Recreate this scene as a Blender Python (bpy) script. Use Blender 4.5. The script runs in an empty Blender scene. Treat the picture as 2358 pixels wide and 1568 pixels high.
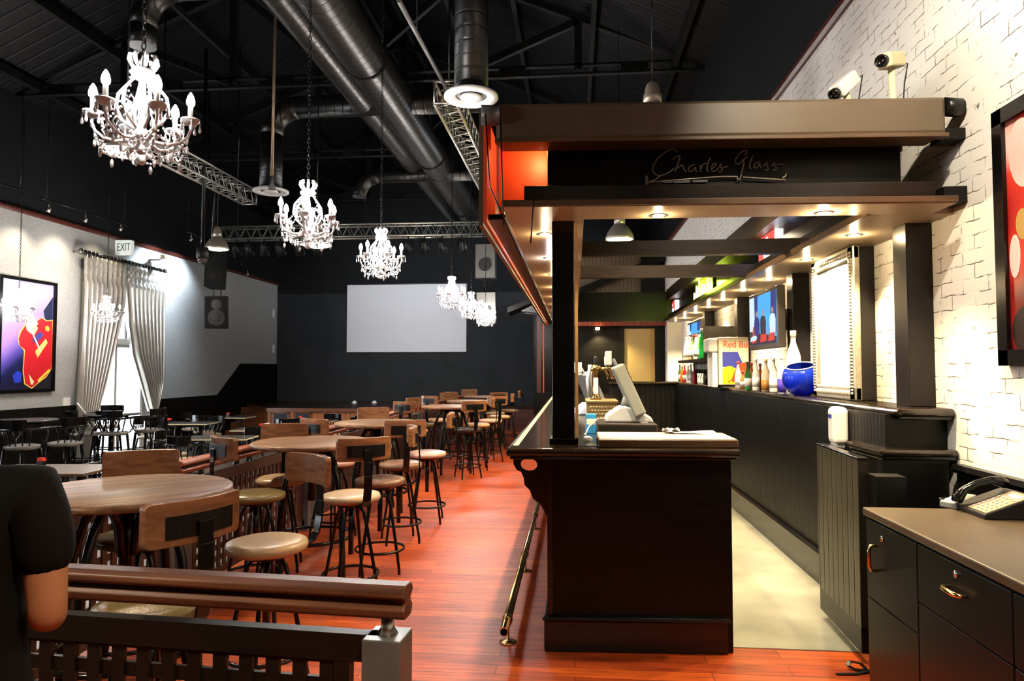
import bpy, math, random
from mathutils import Vector, Matrix
random.seed(7)
sc = bpy.context.scene
COL = sc.collection
PI = math.pi
V = Vector
# ------------------------------------------------------------------ camera
IMW, IMH, FPX, EYE = 2358, 1568, 1572.0, 1.55
TH = math.atan(66 / FPX)
PS = math.atan(143 * math.cos(TH) / FPX)
FW = V((-math.sin(PS) * math.cos(TH), math.cos(PS) * math.cos(TH), math.sin(TH)))
RT = V((math.cos(PS), math.sin(PS), 0))
UP = RT.cross(FW)


def P(px, py, X=None, Y=None, z=None):
    """the point of the place seen at a pixel, on the plane X=, Y= or z="""
    d = FW + RT * ((px - IMW / 2) / FPX) + UP * ((IMH / 2 - py) / FPX)
    t = X / d.x if X is not None else Y / d.y if Y is not None else (z - EYE) / d.z
    return V((d.x * t, d.y * t, EYE + d.z * t))


cam = bpy.data.objects.new('camera', bpy.data.cameras.new('camera'))
COL.objects.link(cam)
cam.location = (0, 0, EYE)
cam.rotation_euler = FW.to_track_quat('-Z', 'Y').to_euler()
cam.data.sensor_width = 36
cam.data.lens = FPX / IMW * 36
cam.data.clip_start = 0.05
cam.data.clip_end = 200
sc.camera = cam
sc.view_settings.view_transform = 'Standard'
sc.view_settings.look = 'None'
sc.view_settings.exposure = 0.0
sc.view_settings.gamma = 1.0
sc.view_settings.use_curve_mapping = False
sc.cycles.use_denoising = True
sc.cycles.use_adaptive_sampling = True
sc.cycles.adaptive_threshold = .065
sc.cycles.max_bounces = 5
sc.cycles.diffuse_bounces = 2
sc.cycles.glossy_bounces = 2
sc.cycles.transmission_bounces = 4
sc.cycles.transparent_max_bounces = 8
sc.cycles.caustics_reflective = False
sc.cycles.caustics_refractive = False
sc.cycles.sample_clamp_indirect = 4.0

# ------------------------------------------------------------------ mesh builder
class MB:
    def __init__(s):
        s.v, s.f, s.sm, s.mi = [], [], [], []
        s.m = 0

    def add(s, vs, fs, smooth=False):
        o = len(s.v)
        s.v.extend([tuple(p) for p in vs])
        for f in fs:
            s.f.append([i + o for i in f]); s.sm.append(smooth); s.mi.append(s.m)
        return s

    def box(s, x0, y0, z0, x1, y1, z1):
        vs = [(x, y, z) for z in (z0, z1) for y in (y0, y1) for x in (x0, x1)]
        return s.add(vs, [(0, 2, 3, 1), (4, 5, 7, 6), (0, 1, 5, 4), (2, 6, 7, 3), (0, 4, 6, 2), (1, 3, 7, 5)])

    def obox(s, c, size, rot=None):
        """box at centre c, turned by a 3x3 matrix"""
        a, b, d = size[0] / 2, size[1] / 2, size[2] / 2
        vs = [V((x, y, z)) for z in (-d, d) for y in (-b, b) for x in (-a, a)]
        if rot is not None:
            vs = [rot @ p for p in vs]
        vs = [p + V(c) for p in vs]
        return s.add(vs, [(0, 2, 3, 1), (4, 5, 7, 6), (0, 1, 5, 4), (2, 6, 7, 3), (0, 4, 6, 2), (1, 3, 7, 5)])

    def bar(s, a, b, w, h, up=(0, 0, 1)):
        """square bar from a to b, w wide, h high"""
        a, b = V(a), V(b)
        d = (b - a).normalized()
        u = V(up)
        if abs(d.dot(u)) > .98:
            u = V((1, 0, 0))
        r = d.cross(u).normalized(); u = r.cross(d)
        vs = [q + r * (i * w / 2) + u * (j * h / 2) for q in (a, b) for i, j in ((-1, -1), (1, -1), (1, 1), (-1, 1))]
        return s.add(vs, [(3, 2, 1, 0), (4, 5, 6, 7), (0, 1, 5, 4), (1, 2, 6, 5), (2, 3, 7, 6), (3, 0, 4, 7)])

    def tube(s, pts, r, n=8, closed=False, flat=None):
        pts = [V(p) for p in pts]
        N = len(pts)
        rs = r if isinstance(r, (list, tuple)) else [r] * N
        ring, prev = [], None
        for i, p in enumerate(pts):
            if closed:
                t = pts[(i + 1) % N] - pts[i - 1]
            else:
                t = pts[min(i + 1, N - 1)] - pts[max(i - 1, 0)]
            t.normalize()
            if prev is None:
                u = V((0, 0, 1)) if abs(t.z) < .9 else V((1, 0, 0))
                prev = t.cross(u).normalized()
            prev = (prev - t * prev.dot(t)).normalized()
            w = t.cross(prev)
            fl = flat or 1.0
            ring.append([p + (prev * math.cos(k * 2 * PI / n) + w * fl * math.sin(k * 2 * PI / n)) * rs[i] for k in range(n)])
        vs = [q for rr in ring for q in rr]
        fs = []
        for i in range(N if closed else N - 1):
            j = (i + 1) % N
            for k in range(n):
                l = (k + 1) % n
                fs.append((i * n + k, i * n + l, j * n + l, j * n + k))
        s.add(vs, fs, True)
        if not closed:
            o = len(s.v) - len(vs)
            s.f.append([o + k for k in range(n - 1, -1, -1)]); s.sm.append(False); s.mi.append(s.m)
            s.f.append([o + (N - 1) * n + k for k in range(n)]); s.sm.append(False); s.mi.append(s.m)
        return s

    def lathe(s, prof, n=20, c=(0, 0, 0), M=None, smooth=True):
        """turn (radius, height) pairs about the local z axis"""
        c = V(c)
        vs = []
        for r, z in prof:
            for k in range(n):
                p = V((r * math.cos(2 * PI * k / n), r * math.sin(2 * PI * k / n), z))
                vs.append((M @ p if M else p) + c)
        fs = []
        for i in range(len(prof) - 1):
            for k in range(n):
                l = (k + 1) % n
                fs.append((i * n + k, i * n + l, (i + 1) * n + l, (i + 1) * n + k))
        s.add(vs, fs, smooth)
        o = len(s.v) - len(vs)
        if prof[0][0] > 1e-5:
            s.f.append([o + k for k in range(n - 1, -1, -1)]); s.sm.append(False); s.mi.append(s.m)
        if prof[-1][0] > 1e-5:
            s.f.append([o + (len(prof) - 1) * n + k for k in range(n)]); s.sm.append(False); s.mi.append(s.m)
        return s

    def ball(s, c, r, n=10, m=6):
        r = r if isinstance(r, (list, tuple)) else (r, r, r)
        vs, fs = [V((0, 0, -r[2]))], []
        for i in range(1, m):
            a = -PI / 2 + PI * i / m
            for k in range(n):
                b = 2 * PI * k / n
                vs.append(V((r[0] * math.cos(a) * math.cos(b), r[1] * math.cos(a) * math.sin(b), r[2] * math.sin(a))))
        vs.append(V((0, 0, r[2])))
        for k in range(n):
            l = (k + 1) % n
            fs.append((0, 1 + l, 1 + k))
            for i in range(m - 2):
                fs.append((1 + i * n + k, 1 + i * n + l, 1 + (i + 1) * n + l, 1 + (i + 1) * n + k))
            fs.append((1 + (m - 2) * n + k, 1 + (m - 2) * n + l, len(vs) - 1))
        return s.add([p + V(c) for p in vs], fs, True)

    def prism(s, poly, o, u, v, w):
        """extrude a 2-D outline: point = o + a*u + b*v, thickness vector w"""
        o, u, v, w = V(o), V(u), V(v), V(w)
        n = len(poly)
        vs = [o + u * a + v * b for a, b in poly] + [o + u * a + v * b + w for a, b in poly]
        fs = [tuple(range(n - 1, -1, -1)), tuple(range(n, 2 * n))]
        fs += [(i, (i + 1) % n, n + (i + 1) % n, n + i) for i in range(n)]
        return s.add(vs, fs)

    def grid(s, fn, nu, nv, smooth=True):
        vs = [fn(i / nu, j / nv) for j in range(nv + 1) for i in range(nu + 1)]
        fs = [(j * (nu + 1) + i, j * (nu + 1) + i + 1, (j + 1) * (nu + 1) + i + 1, (j + 1) * (nu + 1) + i) for j in range(nv) for i in range(nu)]
        return s.add(vs, fs, smooth)

    def build(s, name, mat, parent=None, bevel=0.0, seg=2, solid=0.0, loc=None):
        me = bpy.data.meshes.new(name)
        me.from_pydata(s.v, [], s.f)
        for m in (mat if isinstance(mat, (list, tuple)) else [mat]):
            me.materials.append(m)
        me.polygons.foreach_set('use_smooth', s.sm)
        me.polygons.foreach_set('material_index', s.mi)
        me.update()
        o = bpy.data.objects.new(name, me)
        COL.objects.link(o)
        if parent is not None:
            o.parent = parent
        if loc is not None:
            o.location = loc
        if solid:
            md = o.modifiers.new('solid', 'SOLIDIFY'); md.thickness = solid; md.offset = 0
        if bevel:
            md = o.modifiers.new('bevel', 'BEVEL'); md.width = bevel; md.segments = seg; md.limit_method = 'ANGLE'
            md.angle_limit = math.radians(35)
        return o


def tag(o, label, cat, group=None, kind=None):
    o['label'] = label
    o['category'] = cat
    if group: o['group'] = group
    if kind: o['kind'] = kind
    return o


def thing(name, label, cat, loc=(0, 0, 0), rz=0, group=None):
    o = bpy.data.objects.new(name, None)
    o.empty_display_size = .1
    COL.objects.link(o)
    o.location = loc
    o.rotation_euler = (0, 0, rz)
    return tag(o, label, cat, group)


def struct(o, label, cat):
    return tag(o, label, cat, None, 'structure')


def copy_tree(o, parent=None):
    c = o.copy()
    COL.objects.link(c)
    if parent is not None:
        c.parent = parent
    for ch in [x for x in o.children]:
        copy_tree(ch, c)
    return c


def text_obj(name, body, size, m, parent, loc, rot, scale, extrude=.002, align='CENTER'):
    fc = bpy.data.curves.new(name, 'FONT')
    fc.body = body; fc.size = size; fc.align_x = align; fc.align_y = 'CENTER'; fc.extrude = extrude
    tmp = bpy.data.objects.new('tmp', fc)
    COL.objects.link(tmp)
    bpy.context.view_layer.update()
    me = bpy.data.meshes.new_from_object(tmp.evaluated_get(bpy.context.evaluated_depsgraph_get()))
    bpy.data.objects.remove(tmp); bpy.data.curves.remove(fc)
    me.name = name
    me.materials.clear(); me.materials.append(m)
    o = bpy.data.objects.new(name, me)
    COL.objects.link(o)
    o.parent = parent; o.location = loc; o.rotation_euler = rot; o.scale = scale
    return o


ORD = ['first', 'second', 'third', 'fourth', 'fifth', 'sixth', 'seventh', 'eighth', 'ninth', 'tenth', 'eleventh', 'twelfth']

# ------------------------------------------------------------------ materials
def _nt(name):
    m = bpy.data.materials.new(name)
    m.use_nodes = True
    nt = m.node_tree
    return m, nt, nt.nodes['Principled BSDF']


def mat(name, col, rough=.5, metal=0., spec=.5, trans=0., emit=None, es=0., var=0., scale=8., bump=0., coat=0., ior=None, alpha=None):
    m, nt, b = _nt(name)
    b.inputs['Base Color'].default_value = (*col, 1)
    b.inputs['Roughness'].default_value = rough
    b.inputs['Metallic'].default_value = metal
    b.inputs['Specular IOR Level'].default_value = spec
    b.inputs['Transmission Weight'].default_value = trans
    b.inputs['Coat Weight'].default_value = coat
    b.inputs['Coat Roughness'].default_value = .12
    if ior: b.inputs['IOR'].default_value = ior
    if alpha is not None: b.inputs['Alpha'].default_value = alpha
    if emit:
        b.inputs['Emission Color'].default_value = (*emit, 1)
        b.inputs['Emission Strength'].default_value = es
    if var or bump:
        tc = nt.nodes.new('ShaderNodeTexCoord')
        nz = nt.nodes.new('ShaderNodeTexNoise')
        nz.inputs['Scale'].default_value = scale
        nz.inputs['Detail'].default_value = 5
        nt.links.new(tc.outputs['Object'], nz.inputs['Vector'])
        if var:
            r = nt.nodes.new('ShaderNodeValToRGB')
            r.color_ramp.elements[0].position = .3
            r.color_ramp.elements[1].position = .7
            r.color_ramp.elements[0].color = (*[c * (1 - var) for c in col], 1)
            r.color_ramp.elements[1].color = (*[min(1, c * (1 + var)) for c in col], 1)
            nt.links.new(nz.outputs['Fac'], r.inputs['Fac'])
            nt.links.new(r.outputs['Color'], b.inputs['Base Color'])
        if bump:
            bp = nt.nodes.new('ShaderNodeBump')
            bp.inputs['Strength'].default_value = bump
            bp.inputs['Distance'].default_value = .01
            nt.links.new(nz.outputs['Fac'], bp.inputs['Height'])
            nt.links.new(bp.outputs['Normal'], b.inputs['Normal'])
    return m


def wood(name, c1, c2, rough=.4, stretch=(1, 12, 12), scale=3., coat=0., spec=.5):
    """wood grain drawn out along the axis whose stretch is smallest"""
    m, nt, b = _nt(name)
    tc = nt.nodes.new('ShaderNodeTexCoord')
    mp = nt.nodes.new('ShaderNodeMapping')
    mp.inputs['Scale'].default_value = stretch
    nz = nt.nodes.new('ShaderNodeTexNoise')
    nz.inputs['Scale'].default_value = scale
    nz.inputs['Detail'].default_value = 6
    nz.inputs['Distortion'].default_value = .6
    r = nt.nodes.new('ShaderNodeValToRGB')
    r.color_ramp.elements[0].position = .32
    r.color_ramp.elements[1].position = .68
    r.color_ramp.elements[0].color = (*c1, 1)
    r.color_ramp.elements[1].color = (*c2, 1)
    nt.links.new(tc.outputs['Object'], mp.inputs['Vector'])
    nt.links.new(mp.outputs['Vector'], nz.inputs['Vector'])
    nt.links.new(nz.outputs['Fac'], r.inputs['Fac'])
    nt.links.new(r.outputs['Color'], b.inputs['Base Color'])
    b.inputs['Roughness'].default_value = rough
    b.inputs['Coat Weight'].default_value = coat
    b.inputs['Coat Roughness'].default_value = .15
    b.inputs['Specular IOR Level'].default_value = spec
    return m


def planks(name, c1, c2, gap, w, h, rough, swap=False, mortar=.004, coat=0.):
    """boards w long and h wide; along x, or along y with swap"""
    m, nt, b = _nt(name)
    tc = nt.nodes.new('ShaderNodeTexCoord')
    mp = nt.nodes.new('ShaderNodeMapping')
    if swap: mp.inputs['Rotation'].default_value = (0, 0, PI / 2)
    br = nt.nodes.new('ShaderNodeTexBrick')
    br.inputs['Scale'].default_value = 1
    br.inputs['Brick Width'].default_value = w
    br.inputs['Row Height'].default_value = h
    br.inputs['Mortar Size'].default_value = mortar
    br.inputs['Color1'].default_value = (*c1, 1)
    br.inputs['Color2'].default_value = (*c2, 1)
    br.inputs['Mortar'].default_value = (*gap, 1)
    br.offset = .37
    nz = nt.nodes.new('ShaderNodeTexNoise')
    mp2 = nt.nodes.new('ShaderNodeMapping')
    mp2.inputs['Scale'].default_value = (1.5, 22, 10) if not swap else (22, 1.5, 10)
    nz.inputs['Scale'].default_value = 2
    nz.inputs['Detail'].default_value = 6
    mx = nt.nodes.new('ShaderNodeMix'); mx.data_type = 'RGBA'; mx.blend_type = 'MULTIPLY'
    mx.inputs['Factor'].default_value = .9
    r = nt.nodes.new('ShaderNodeValToRGB')
    r.color_ramp.elements[0].position = .3
    r.color_ramp.elements[0].color = (.28, .2, .2, 1)
    r.color_ramp.elements[1].position = .65
    nt.links.new(tc.outputs['Object'], mp.inputs['Vector'])
    nt.links.new(mp.outputs['Vector'], br.inputs['Vector'])
    nt.links.new(tc.outputs['Object'], mp2.inputs['Vector'])
    nt.links.new(mp2.outputs['Vector'], nz.inputs['Vector'])
    nt.links.new(nz.outputs['Fac'], r.inputs['Fac'])
    nt.links.new(br.outputs['Color'], mx.inputs['A'])
    nt.links.new(r.outputs['Color'], mx.inputs['B'])
    nt.links.new(mx.outputs['Result'], b.inputs['Base Color'])
    b.inputs['Roughness'].default_value = rough
    b.inputs['Coat Weight'].default_value = coat
    b.inputs['Coat Roughness'].default_value = .25
    b.inputs['Specular IOR Level'].default_value = .26
    return m


def beads(name, col, pitch, rough, axis=1, depth=.5, spec=.5):
    """boards with fine grooves repeating along an axis"""
    m, nt, b = _nt(name)
    tc = nt.nodes.new('ShaderNodeTexCoord')
    sp = nt.nodes.new('ShaderNodeSeparateXYZ')
    nt.links.new(tc.outputs['Object'], sp.inputs[0])
    md = nt.nodes.new('ShaderNodeMath'); md.operation = 'PINGPONG'
    md.inputs[1].default_value = pitch / 2
    nt.links.new(sp.outputs[axis], md.inputs[0])
    mr = nt.nodes.new('ShaderNodeMapRange')
    mr.inputs['From Min'].default_value = 0
    mr.inputs['From Max'].default_value = pitch * .12
    nt.links.new(md.outputs[0], mr.inputs['Value'])
    bp = nt.nodes.new('ShaderNodeBump')
    bp.inputs['Strength'].default_value = depth
    bp.inputs['Distance'].default_value = .01
    nt.links.new(mr.outputs[0], bp.inputs['Height'])
    nt.links.new(bp.outputs['Normal'], b.inputs['Normal'])
    r = nt.nodes.new('ShaderNodeMix'); r.data_type = 'RGBA'
    r.inputs['A'].default_value = (*[c * .25 for c in col], 1)
    r.inputs['B'].default_value = (*col, 1)
    nt.links.new(mr.outputs[0], r.inputs['Factor'])
    nt.links.new(r.outputs['Result'], b.inputs['Base Color'])
    b.inputs['Roughness'].default_value = rough
    b.inputs['Specular IOR Level'].default_value = spec
    return m


def glow(name, col, s, sample='AUTO'):
    m, nt, b = _nt(name)
    b.inputs['Base Color'].default_value = (0, 0, 0, 1)
    b.inputs['Emission Color'].default_value = (*col, 1)
    b.inputs['Emission Strength'].default_value = s
    m.cycles.emission_sampling = sample
    return m


def brick_mat():
    m, nt, b = _nt('white_brick')
    tc = nt.nodes.new('ShaderNodeTexCoord')
    sp = nt.nodes.new('ShaderNodeSeparateXYZ')
    cb = nt.nodes.new('ShaderNodeCombineXYZ')
    nt.links.new(tc.outputs['Object'], sp.inputs[0])
    nt.links.new(sp.outputs[1], cb.inputs[0])
    nt.links.new(sp.outputs[2], cb.inputs[1])
    nz0 = nt.nodes.new('ShaderNodeTexNoise')
    nz0.inputs['Scale'].default_value = 9
    nz0.inputs['Detail'].default_value = 3
    nt.links.new(tc.outputs['Object'], nz0.inputs['Vector'])
    ad = nt.nodes.new('ShaderNodeVectorMath'); ad.operation = 'MULTIPLY_ADD'
    ad.inputs[1].default_value = (.03, .03, 0)
    nt.links.new(nz0.outputs['Color'], ad.inputs[0])
    nt.links.new(cb.outputs[0], ad.inputs[2])

    def bricks(size, smooth):
        br = nt.nodes.new('ShaderNodeTexBrick')
        br.inputs['Scale'].default_value = 1
        br.inputs['Brick Width'].default_value = .225
        br.inputs['Row Height'].default_value = .076
        br.inputs['Mortar Size'].default_value = size
        br.inputs['Mortar Smooth'].default_value = smooth
        nt.links.new(ad.outputs[0], br.inputs['Vector'])
        return br
    br = bricks(.0028, .1)
    nz = nt.nodes.new('ShaderNodeTexNoise')
    nz.inputs['Scale'].default_value = 7
    nz.inputs['Detail'].default_value = 6
    nt.links.new(tc.outputs['Object'], nz.inputs['Vector'])
    th = nt.nodes.new('ShaderNodeValToRGB')
    th.color_ramp.elements[0].position = .46
    th.color_ramp.elements[1].position = .55
    nt.links.new(nz.outputs['Fac'], th.inputs['Fac'])
    mu = nt.nodes.new('ShaderNodeMath'); mu.operation = 'MULTIPLY'
    nt.links.new(br.outputs['Fac'], mu.inputs[0])
    nt.links.new(th.outputs['Color'], mu.inputs[1])
    # soot smudges
    nz2 = nt.nodes.new('ShaderNodeTexNoise')
    nz2.inputs['Scale'].default_value = 10
    nz2.inputs['Detail'].default_value = 9
    nz2.inputs['Roughness'].default_value = .72
    nt.links.new(cb.outputs[0], nz2.inputs['Vector'])
    th2 = nt.nodes.new('ShaderNodeValToRGB')
    th2.color_ramp.elements[0].position = .62
    th2.color_ramp.elements[1].position = .68
    nt.links.new(nz2.outputs['Fac'], th2.inputs['Fac'])
    mx0 = nt.nodes.new('ShaderNodeMath'); mx0.operation = 'MAXIMUM'
    nt.links.new(mu.outputs[0], mx0.inputs[0])
    nt.links.new(th2.outputs['Color'], mx0.inputs[1])
    mx = nt.nodes.new('ShaderNodeMix'); mx.data_type = 'RGBA'
    mx.inputs['A'].default_value = (.80, .78, .73, 1)
    mx.inputs['B'].default_value = (.10, .09, .075, 1)
    nt.links.new(mx0.outputs[0], mx.inputs['Factor'])
    nt.links.new(mx.outputs['Result'], b.inputs['Base Color'])
    b.inputs['Roughness'].default_value = .75
    bp = nt.nodes.new('ShaderNodeBump')
    bp.invert = True
    bp.inputs['Strength'].default_value = .14
    bp.inputs['Distance'].default_value = .006
    nt.links.new(bricks(.01, .6).outputs['Fac'], bp.inputs['Height'])
    nt.links.new(bp.outputs['Normal'], b.inputs['Normal'])
    return m


K = {}
K['brick'] = brick_mat()
K['floor'] = planks('red_floor', (.48, .085, .011), (.27, .034, .006), (.14, .016, .004), 1.1, .11, .42, mortar=.0028, coat=.0)
K['concrete'] = mat('concrete', (.19, .19, .15), .55, var=.3, scale=2.5, bump=.1)
K['dark_tile'] = mat('dark_floor', (.10, .085, .075), .35, var=.3, scale=3)
K['plaster_left'] = mat('grey_wallpaper', (.34, .335, .32), .7, var=.12, scale=30)
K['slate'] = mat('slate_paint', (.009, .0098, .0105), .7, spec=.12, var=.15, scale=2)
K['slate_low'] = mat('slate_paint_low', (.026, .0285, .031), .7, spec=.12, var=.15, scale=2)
K['black'] = mat('black_paint', (.003, .003, .003), .35, spec=.35)
K['black_gloss'] = mat('black_gloss', (.004, .0037, .0035), .18, spec=.45)
K['black_wood'] = wood('black_wood', (.003, .0025, .002), (.006, .005, .004), .32, spec=.18)
K['bead_black'] = beads('black_beadboard', (.0038, .0033, .0026), .05, .38, spec=.16)
K['bead_x'] = beads('black_beadboard_across', (.007, .006, .005), .09, .38, axis=0, spec=.16)
K['bead_brown'] = beads('brown_boards', (.12, .075, .04), .09, .4, axis=0)
K['brown_band'] = mat('brown_paint', (.085, .06, .035), .42, var=.12, scale=3)
K['soffit'] = mat('soffit_paint', (.48, .37, .25), .3)
K['brown_wood'] = wood('brown_wood', (.06, .032, .014), (.10, .055, .025), .35)
K['red_board'] = mat('red_board', (.75, .07, .015), .5)
K['mahogany'] = wood('mahogany', (.05, .012, .008), (.09, .02, .012), .35)
K['table_wood'] = wood('table_wood', (.11, .05, .026), (.40, .215, .12), .42, (.9, 16, 16), 2.4, spec=.35)
K['back_wood'] = wood('back_wood', (.17, .07, .03), (.31, .14, .066), .25, (2, 14, 14), 2.5, coat=.35)
K['rail_wood'] = wood('rail_wood', (.06, .02, .009), (.16, .06, .028), .4, (1, 14, 14), 2.2, spec=.35)
K['rail_red'] = wood('rail_red_wood', (.30, .07, .03), (.42, .12, .05), .25, (14, 1, 14), 2.2, coat=.3)
K['lattice'] = wood('lattice_wood', (.055, .024, .017), (.085, .036, .026), .4)
K['dark_lattice'] = wood('dark_lattice_wood', (.006, .004, .003), (.012, .008, .006), .4, spec=.25)
K['grey_post'] = mat('grey_post', (.10, .10, .10), .3, var=.2)
K['stage_wood'] = planks('stage_fascia', (.36, .13, .045), (.27, .09, .03), (.05, .015, .005), .001, .001, .4)
K['stage_wood'] = beads('stage_fascia', (.48, .17, .055), .13, .35, axis=0, depth=.4)
K['stage_deck'] = wood('stage_deck', (.03, .012, .007), (.055, .022, .012), .25)
K['stage_edge'] = wood('stage_edge', (.16, .05, .02), (.24, .08, .03), .3)
K['steel'] = mat('black_steel', (.004, .004, .004), .2, spec=.4)
K['truss_al'] = mat('aluminium', (.55, .53, .48), .35, metal=.9)
K['brushed'] = mat('brushed_metal', (.62, .58, .52), .28, metal=1.)
K['shade_metal'] = mat('lamp_shade_metal', (.52, .46, .38), .3, metal=.6)
K['chrome'] = mat('chrome', (.8, .78, .74), .12, metal=1.)
K['brass'] = mat('brass', (.75, .52, .22), .18, metal=1.)
K['duct'] = mat('duct_metal', (.10, .095, .085), .3, metal=.85)
K['roof'] = mat('roof_sheet', (.006, .006, .007), .5, spec=.2, var=.3, scale=1.2)
K['roof_steel'] = mat('roof_steel', (.006, .006, .006), .5, spec=.2)
K['beige_seat'] = mat('beige_vinyl', (.50, .34, .20), .32, var=.08, scale=40)
K['pink_seat'] = mat('pink_beige_vinyl', (.62, .38, .29), .3, var=.08, scale=40)
K['olive_seat'] = mat('olive_vinyl', (.16, .115, .045), .22, var=.2, scale=90, bump=.15)
K['brown_seat'] = mat('brown_glitter_vinyl', (.20, .105, .065), .2, var=.5, scale=160, bump=.2)
K['dark_seat'] = mat('dark_vinyl', (.035, .03, .03), .22)
K['grey_seat'] = mat('grey_vinyl', (.30, .28, .26), .25, var=.1)
K['cream_seat'] = mat('cream_vinyl', (.62, .50, .38), .35)
K['table_dark'] = mat('dark_laminate', (.07, .07, .078), .22, var=.2, scale=10)
K['table_grey'] = mat('grey_laminate', (.30, .27, .27), .25)
K['white'] = mat('white_paint', (.8, .8, .78), .5)
K['white_plastic'] = mat('white_plastic', (.78, .77, .74), .3)
K['cream'] = mat('cream_paint', (.78, .68, .42), .4)
K['screen_white'] = mat('projection_screen', (.72, .73, .76), .8)
K['grey_plastic'] = mat('grey_plastic', (.22, .24, .235), .35)
K['dark_plastic'] = mat('dark_plastic', (.012, .012, .012), .35, spec=.25)
K['speaker'] = mat('speaker_grille', (.012, .012, .012), .6, spec=.15, var=.4, scale=220)
K['cone'] = mat('speaker_cone', (.02, .02, .02), .35, spec=.3)
K['curtain'] = mat('silver_satin', (.52, .49, .44), .3, metal=.6, var=.08, scale=4)
K['crystal'] = mat('crystal', (1, 1, 1), .08, trans=.3, ior=1.5)
K['crystal_arm'] = mat('crystal_arm', (.95, .93, .9), .12, trans=.25)
K['candle'] = mat('candle_sleeve', (.85, .8, .7), .5)
K['bulb'] = glow('bulb_light', (1, .97, .92), 40, 'NONE')
K['warm_glow'] = glow('warm_lamp', (1, .72, .36), 16, 'NONE')
K['white_glow'] = glow('white_lamp', (.65, .82, 1), 60, 'NONE')
K['pend_glow'] = glow('pendant_lamp', (1, .82, .55), 9, 'NONE')
K['glass'] = mat('clear_glass', (.95, .97, .97), .03, trans=.92, ior=1.3)
K['pane'] = mat('window_glass', (1, 1, 1), .0, trans=1., ior=1.02)
K['skin'] = mat('skin', (.36, .15, .07), .5, var=.08)
K['shirt'] = mat('black_cotton', (.004, .0035, .003), .9, spec=.1)
K['trouser'] = mat('dark_denim', (.01, .01, .014), .8)
K['hair'] = mat('dark_hair', (.012, .009, .007), .5)
K['paper'] = mat('white_paper', (.82, .8, .76), .7)
K['light_wood'] = wood('pale_wood', (.55, .36, .18), (.68, .47, .26), .35)
K['pale_top'] = mat('pale_worktop', (.75, .62, .42), .3)
K['door_yellow'] = mat('yellow_door', (.80, .56, .20), .35)
K['rail_wood2'] = wood('rail_red_wood', (.22, .05, .022), (.38, .10, .045), .35, (1, 14, 14), 2.2)
K['bar_top'] = wood('bar_top_lacquer', (.012, .008, .005), (.022, .014, .008), .1, (12, 1, 12), 2, coat=.4)
K['dark_fascia'] = wood('dark_fascia', (.008, .0055, .004), (.014, .010, .007), .3, (1, 12, 12), spec=.25)
K['sign_black'] = mat('sign_board_black', (.003, .0025, .002), .35, spec=.12)
K['sign_gloss'] = mat('sign_board_gloss', (.03, .022, .016), .12, coat=.5)
K['beam_dark'] = wood('beam_dark', (.010, .006, .004), (.02, .013, .008), .35, spec=.2)
K['neon_off'] = mat('unlit_neon', (.22, .19, .13), .15)
K['post_brown'] = mat('post_brown', (.008, .006, .005), .28, spec=.3)
K['silver_frame'] = mat('silver_frame', (.62, .58, .46), .3, metal=.6, var=.15, scale=30)
K['white_panel'] = mat('white_panel', (.85, .84, .80), .3)
K['tv_case'] = mat('tv_casing', (.10, .085, .07), .3)
K['tv_blue'] = glow('tv_blue', (.05, .42, 1), 1.1); K['tv_pale'] = glow('tv_pale', (.62, .82, 1), 1.1); K['tv_navy'] = glow('tv_navy', (.02, .04, .30), .8)
K['tv_dark'] = glow('tv_dark', (.03, .03, .07), .6); K['tv_red'] = glow('tv_red', (.8, .05, .04), 1.0); K['tv_skin'] = glow('tv_skin', (.6, .35, .28), .8)
K['sign_red'] = glow('sign_red', (.9, .10, .08), 1.3); K['sign_white'] = glow('sign_white', (1, .95, .95), 3.5)
K['lime_board'] = mat('lime_board', (.45, .6, .02), .4); K['neon_lime'] = glow('neon_lime', (.95, 1, .35), 9)
K['cream_panel'] = mat('cream_panel', (.80, .68, .48), .4)
K['desk_top'] = mat('desk_laminate', (.07, .048, .026), .36, var=.2, scale=6)
K['desk_front'] = mat('desk_front', (.004, .004, .003), .35, spec=.3)
K['phone_plate'] = mat('phone_plate', (.25, .20, .13), .4); K['phone_glow'] = glow('phone_display', (.6, .7, 1), 2.5)
K['drawer_black'] = mat('drawer_black', (.03, .022, .016), .3)
K['till_white'] = mat('till_white', (.45, .50, .58), .35)
K['woven'] = mat('woven_metal', (.36, .25, .11), .35, metal=.6); K['brushed_gold'] = mat('brushed_gold', (.65, .48, .22), .3, metal=.8)
# lamp powers (watts)
STAGE_W = 340
PEND_W, CHAND_W, TRACK_W, WASH_W, DL_W, RED_W, WALL_W = 110, 200, 100, 700, 70, 5, 520
# ================================================================== the room
XL, XR, YF, YB, LOW = -9.85, 2.12, -4.5, 21.9, -.35
TRIM, EAVE = 4.39, 6.42
RX, RZ = (XL + XR) / 2, 9.2
PLX = -2.72            # left edge of the raised red floor
STZ = .5               # stage height
STY = P(729, 940, z=STZ).y
DY0, DY1 = 13.1, 15.05  # glazed door in the left wall
K['roof_x'] = beads('roof_sheet', (.0022, .0022, .0026), .25, .5, axis=1, depth=.6, spec=.15)
K['duct_y'] = beads('duct_spiral_long', (.06, .056, .05), .14, .33, axis=1, depth=.25)
K['duct_xx'] = beads('duct_spiral_cross', (.035, .033, .03), .14, .35, axis=0, depth=.25)
K['duct_z'] = beads('duct_spiral_drop', (.012, .0115, .011), .14, .35, axis=2, depth=.25)
for k in ('duct_y', 'duct_xx', 'duct_z'):
    K[k].node_tree.nodes['Principled BSDF'].inputs['Metallic'].default_value = .8 if k != 'duct_z' else .3

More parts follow.
